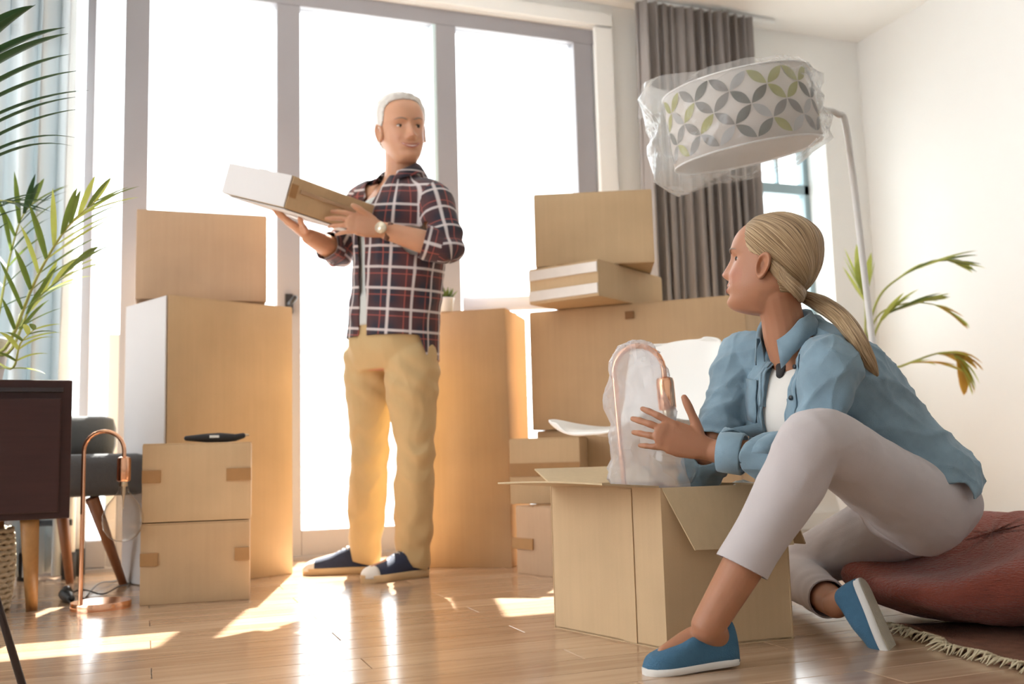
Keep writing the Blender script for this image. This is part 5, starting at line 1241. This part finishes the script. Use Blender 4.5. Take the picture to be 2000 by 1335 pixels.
# trousers
tr = MB(); S_ = [(c, a.normalized()*(a.length+.008), b.normalized()*(b.length+.008)) for c, a, b in MT[:4]]; tr.sections(dense(S_), n=40, e=2.3); mlegs(tr, .012, .013, .02)
me = voxel(tr, .006, 6); V, F, N = arrays(me)
amp = .004*folds(V, 32, 12)+.010*creases(V, 26, 4, stretch=(0, 0, 1))
for k_, s_ in ((mLk, .10), (mRk, .10), (mLa+ZU*.07, .10), (mRa+ZU*.07, .10)):
    w_ = np.exp(-(np.linalg.norm(V-npv(k_), axis=1)/s_)**2); rel = V-npv(k_); amp += w_*.0055*np.sin(rel[:, 2]*70+4*np.sin(rel@npv(RH)*28+s_*9)+rel@npv(FH)*25)*(1+.6*np.sin(rel@npv(RH)*40))
for h_ in (mLh, mRh):
    w_ = np.exp(-(np.linalg.norm(V-npv(h_)+np.array([0, 0, .06]), axis=1)/.12)**2); rel = V-npv(h_); amp += w_*.006*np.sin((rel[:, 2]+rel@npv(RH)*.7)*80)
V += N*amp[:, None]; me2 = mesh_from(V, F, 'trousers')
me2 = cut(me2, [(mLa-ZU*.045, -ZU+cv(-.25, -.1), .12), (mRa-ZU*.045, -ZU+cv(-.25, 0), .12)]); cloth(me2, 'trousers', 'khaki', mn, .004)
# tee
tt = MB(); tt.sections(dense([(c, a.normalized()*(a.length+.004), b.normalized()*(b.length+.004)) for c, a, b in MT[2:7]]), n=40, e=2.3); tt.sections(dense([(c, a.normalized()*(a.length+.012), b.normalized()*(b.length+.012)) for c, a, b in MT[2:4]]), n=40, e=2.3); link('grey_tee', voxel(tt, .006, 3), M['teegrey'], mn, True)
# plaid shirt
sh = MB(); S_ = [(c, a.normalized()*(a.length+.017), b.normalized()*(b.length+.019)) for c, a, b in MT[1:]]; S_[0] = (S_[0][0]-ZU*.09, S_[0][1]*1.05, S_[0][2]*1.08); sh.sections(dense(S_), n=44, e=2.3); marm(sh, .014, .46, .006)
me = voxel(sh, .0052, 6); V, F, N = arrays(me)
amp = .006*folds(V, 26, 22, stretch=(0, 0, 1))+.012*creases(V, 24, 8, stretch=(0, 0, 1))
for s_, e_ in ((mLs, mLe), (mRs, mRe)):
    w_ = np.exp(-(np.linalg.norm(V-npv(e_), axis=1)/.09)**2); amp += w_*.008*np.sin((V-npv(e_))@npv((e_-s_).normalized())*85)
V += N*amp[:, None]; V0 = V.copy(); me2 = mesh_from(V, F, 'shirt')
mch = MT[5][0]
hemp = at(760, 662, ZM); Lwd, Rwd = (mLw-mLe).normalized(), (mRw-mRe).normalized()
def mopen(c):
    rel = c-mch; f_ = rel.dot(mfw); s_ = rel.dot(mlat); h_ = rel.z
    if (c-(mnb+ZU*.005)).length < .078: return True
    if f_ < .02: return False
    return abs(s_+.080-.12*max(0, h_)) < (.020+max(0, h_+.02)*.33)
me2 = cut(me2, [(mLe.lerp(mLw, .40), Lwd, .075), (mRe.lerp(mRw, .42), Rwd, .075)]); 
bk_ = -mfw
bm = bmesh.new(); bm.from_mesh(me2); tp_ = at(826, 662, ZM); hn = (-ZU+cv(-.04, 0)).normalized()
for co_, no_ in ((hemp, hn), (tp_, RH+ZU*.35)): bmesh.ops.bisect_plane(bm, geom=list(bm.verts)+list(bm.edges)+list(bm.faces), plane_co=co_, plane_no=no_, dist=1e-5)
bmesh.ops.delete(bm, geom=[f for f in bm.faces if (f.calc_center_median()-hemp).dot(hn) > 1e-5 and ((f.calc_center_median()-tp_).dot(RH+ZU*.35) < 0 or (f.calc_center_median()-hemp).dot(hn) > .085)], context='FACES'); bm.to_mesh(me2); bm.free()
me2 = drop(me2, mopen)
# plaid coordinates per face corner
nl = len(me2.loops); lv = np.empty(nl, np.int32); me2.loops.foreach_get('vertex_index', lv); co = np.empty(len(me2.vertices)*3, np.float32); me2.vertices.foreach_get('co', co); co = co.reshape(-1, 3)
ls_ = np.empty(len(me2.polygons), np.int32); me2.polygons.foreach_get('loop_start', ls_); lt_ = np.empty(len(me2.polygons), np.int32); me2.polygons.foreach_get('loop_total', lt_)
fidx = np.repeat(np.arange(len(ls_)), lt_); fc_ = np.zeros((len(ls_), 3)); np.add.at(fc_, fidx, co[lv]); fc_ /= lt_[:, None]
bones = [(MT[0][0], MT[6][0]-ZU*.0, mlat, .15, .150)] + [(s_, e_, cv(0, -1, .0), .052, .05) for s_, e_ in ((mLs, mLe), (mRs, mRe))] + [(e_, w_, ZU, .048, .05) for e_, w_ in ((mLe, mLw), (mRe, mRw))]
best = np.full(len(fc_), 1e9); bi = np.zeros(len(fc_), int)
for i, (a_, b_, h_, r_, ru) in enumerate(bones):
    A_, D_ = npv(a_), npv(b_-a_); t_ = np.clip(((fc_-A_)@D_)/(D_@D_), 0, 1); d_ = np.linalg.norm(fc_-A_-t_[:, None]*D_, axis=1)/r_
    if i == 0: d_ *= 1.0
    m_ = d_ < best; best[m_] = d_[m_]; bi[m_] = i
uvs = np.zeros((nl, 2), np.float32); P_ = co[lv]; fb = bi[fidx]
for i, (a_, b_, h_, r_, ru) in enumerate(bones):
    m_ = fb == i; A_ = npv(a_); ax_ = npv((b_-a_).normalized()); e1_ = npv(h_); e1_ = e1_-ax_*(e1_@ax_); e1_ /= np.linalg.norm(e1_); e2_ = np.cross(ax_, e1_)
    rel = P_[m_]-A_; 
    x_, y_ = rel@e1_, rel@e2_
    if i == 0: y_ = y_*1.35
    uvs[m_, 0] = np.arctan2(y_, x_)*ru+.013; uvs[m_, 1] = rel@ax_
uvl = me2.uv_layers.new(name='UVMap'); uvl.data.foreach_set('uv', uvs.ravel()); cloth(me2, 'flannel_shirt', 'plaid', mn, .003)
# collar leaves
V = []; K_ = 40; fr0 = mfw; lr0 = mlat
for i in range(K_+1):
    a_ = RAD(-148+296*i/K_); d_ = -fr0*math.cos(a_)+lr0*math.sin(a_); fa = max(0, -math.cos(a_)); nu = ZU
    base = mnb+d_*.074-nu*(.010+.055*fa); top = mnb+d_*.070+nu*(.036-.045*fa); fold = mnb+d_*(.100+.022*fa)-nu*(.004+.048*fa); V += [base, top, top+d_*.007, fold]
mbk = MB().add(V, [(4*i+j, 4*i+j+1, 4*i+j+5, 4*i+j+4) for i in range(K_) for j in range(3)]); mk = mb_mesh(mbk, 'collar')
uvl = mk.uv_layers.new(name='UVMap')
for l_ in mk.loops: v = mk.vertices[l_.vertex_index].co-mnb; uvl.data[l_.index].uv = (v.dot(mlat)+.03, v.z*1.3)
cloth(mk, 'collar', 'plaid', mn, .003)
# watch
wc = mLw-Lwd*.012; MB().tube([wc-Lwd*.009, wc+Lwd*.009], [.034, .034], n=28, flat=.86, hint=ZU).build('watch_strap', M['strap'], mn, True)
wf = wc+cv(-.02, -.033, .005); wn_ = cv(-.25, -1, .1).normalized(); MB().tube([wf, wf+wn_*.010], .0205, n=24).build('watch_face', M['watch'], mn, True)
# sneakers
shoe(mn, mLhl, mLt, ZU, .285, .050, 'navy', 'soletan', .075, .35, lace=True, sole_t=.024)
shoe(mn, mRhl, mRt, ZU, .285, .050, 'navy', 'soletan', .075, .35, lace=True, sole_t=.024)

# carton in his hands (corner, long edge, end edge, down)
kc0 = Vector((.457, 3.265, 1.385)); ka_ = Vector((.852, .516, -.089)); kb_ = Vector((-.467, .825, .318)); kd_ = Vector((-.237, .229, -.944))
ct = thing('cardboard_box', 'tilted cardboard carton held up by the man, white at one end', 'box', kc0+ka_*.2+kb_*.2+kd_*.114)
MK = Matrix(((ka_.x, kb_.x, -kd_.x, kc0.x), (ka_.y, kb_.y, -kd_.y, kc0.y), (ka_.z, kb_.z, -kd_.z, kc0.z), (0, 0, 0, 1)))
bm = warped(.372, .388, .112, 31, .002); bm.transform(MK @ Matrix.Translation((0, 0, -.114))); me = bpy.data.meshes.new('carton'); bm.to_mesh(me); bm.free(); link('carton', me, M['card2'], ct, True).data.set_sharp_from_angle(angle=RAD(28))
def kbox(c, s_, nm, m): q = MB().box(c, s_); q.v = [tuple(MK @ Vector(p)) for p in q.v]; return q.build(nm, M[m], ct, bevel=.001)
kbox((-.004, .195, -.057), (.004, .382, .110), 'end_panel', 'cardwhite'); kbox((.186, .194, -.118), (.366, .382, .003), 'bottom_panel', 'cardwhite')  # underside panel pale: its sunlit look is put into the colour
kbox((.19, .19, .0), (.37, .05, .003), 'packing_tape', 'tape'); kbox((.012, -.004, -.05), (.03, .003, .045), 'packing_tape', 'tape'); kbox((.2, -.0045, -.045), (.32, .003, .012), 'flap_edge', 'card3')
print('objects', len(COL.objects), 'tris', sum(len(o.data.loop_triangles) or len(o.data.polygons)*2 for o in COL.objects if o.type == 'MESH'))
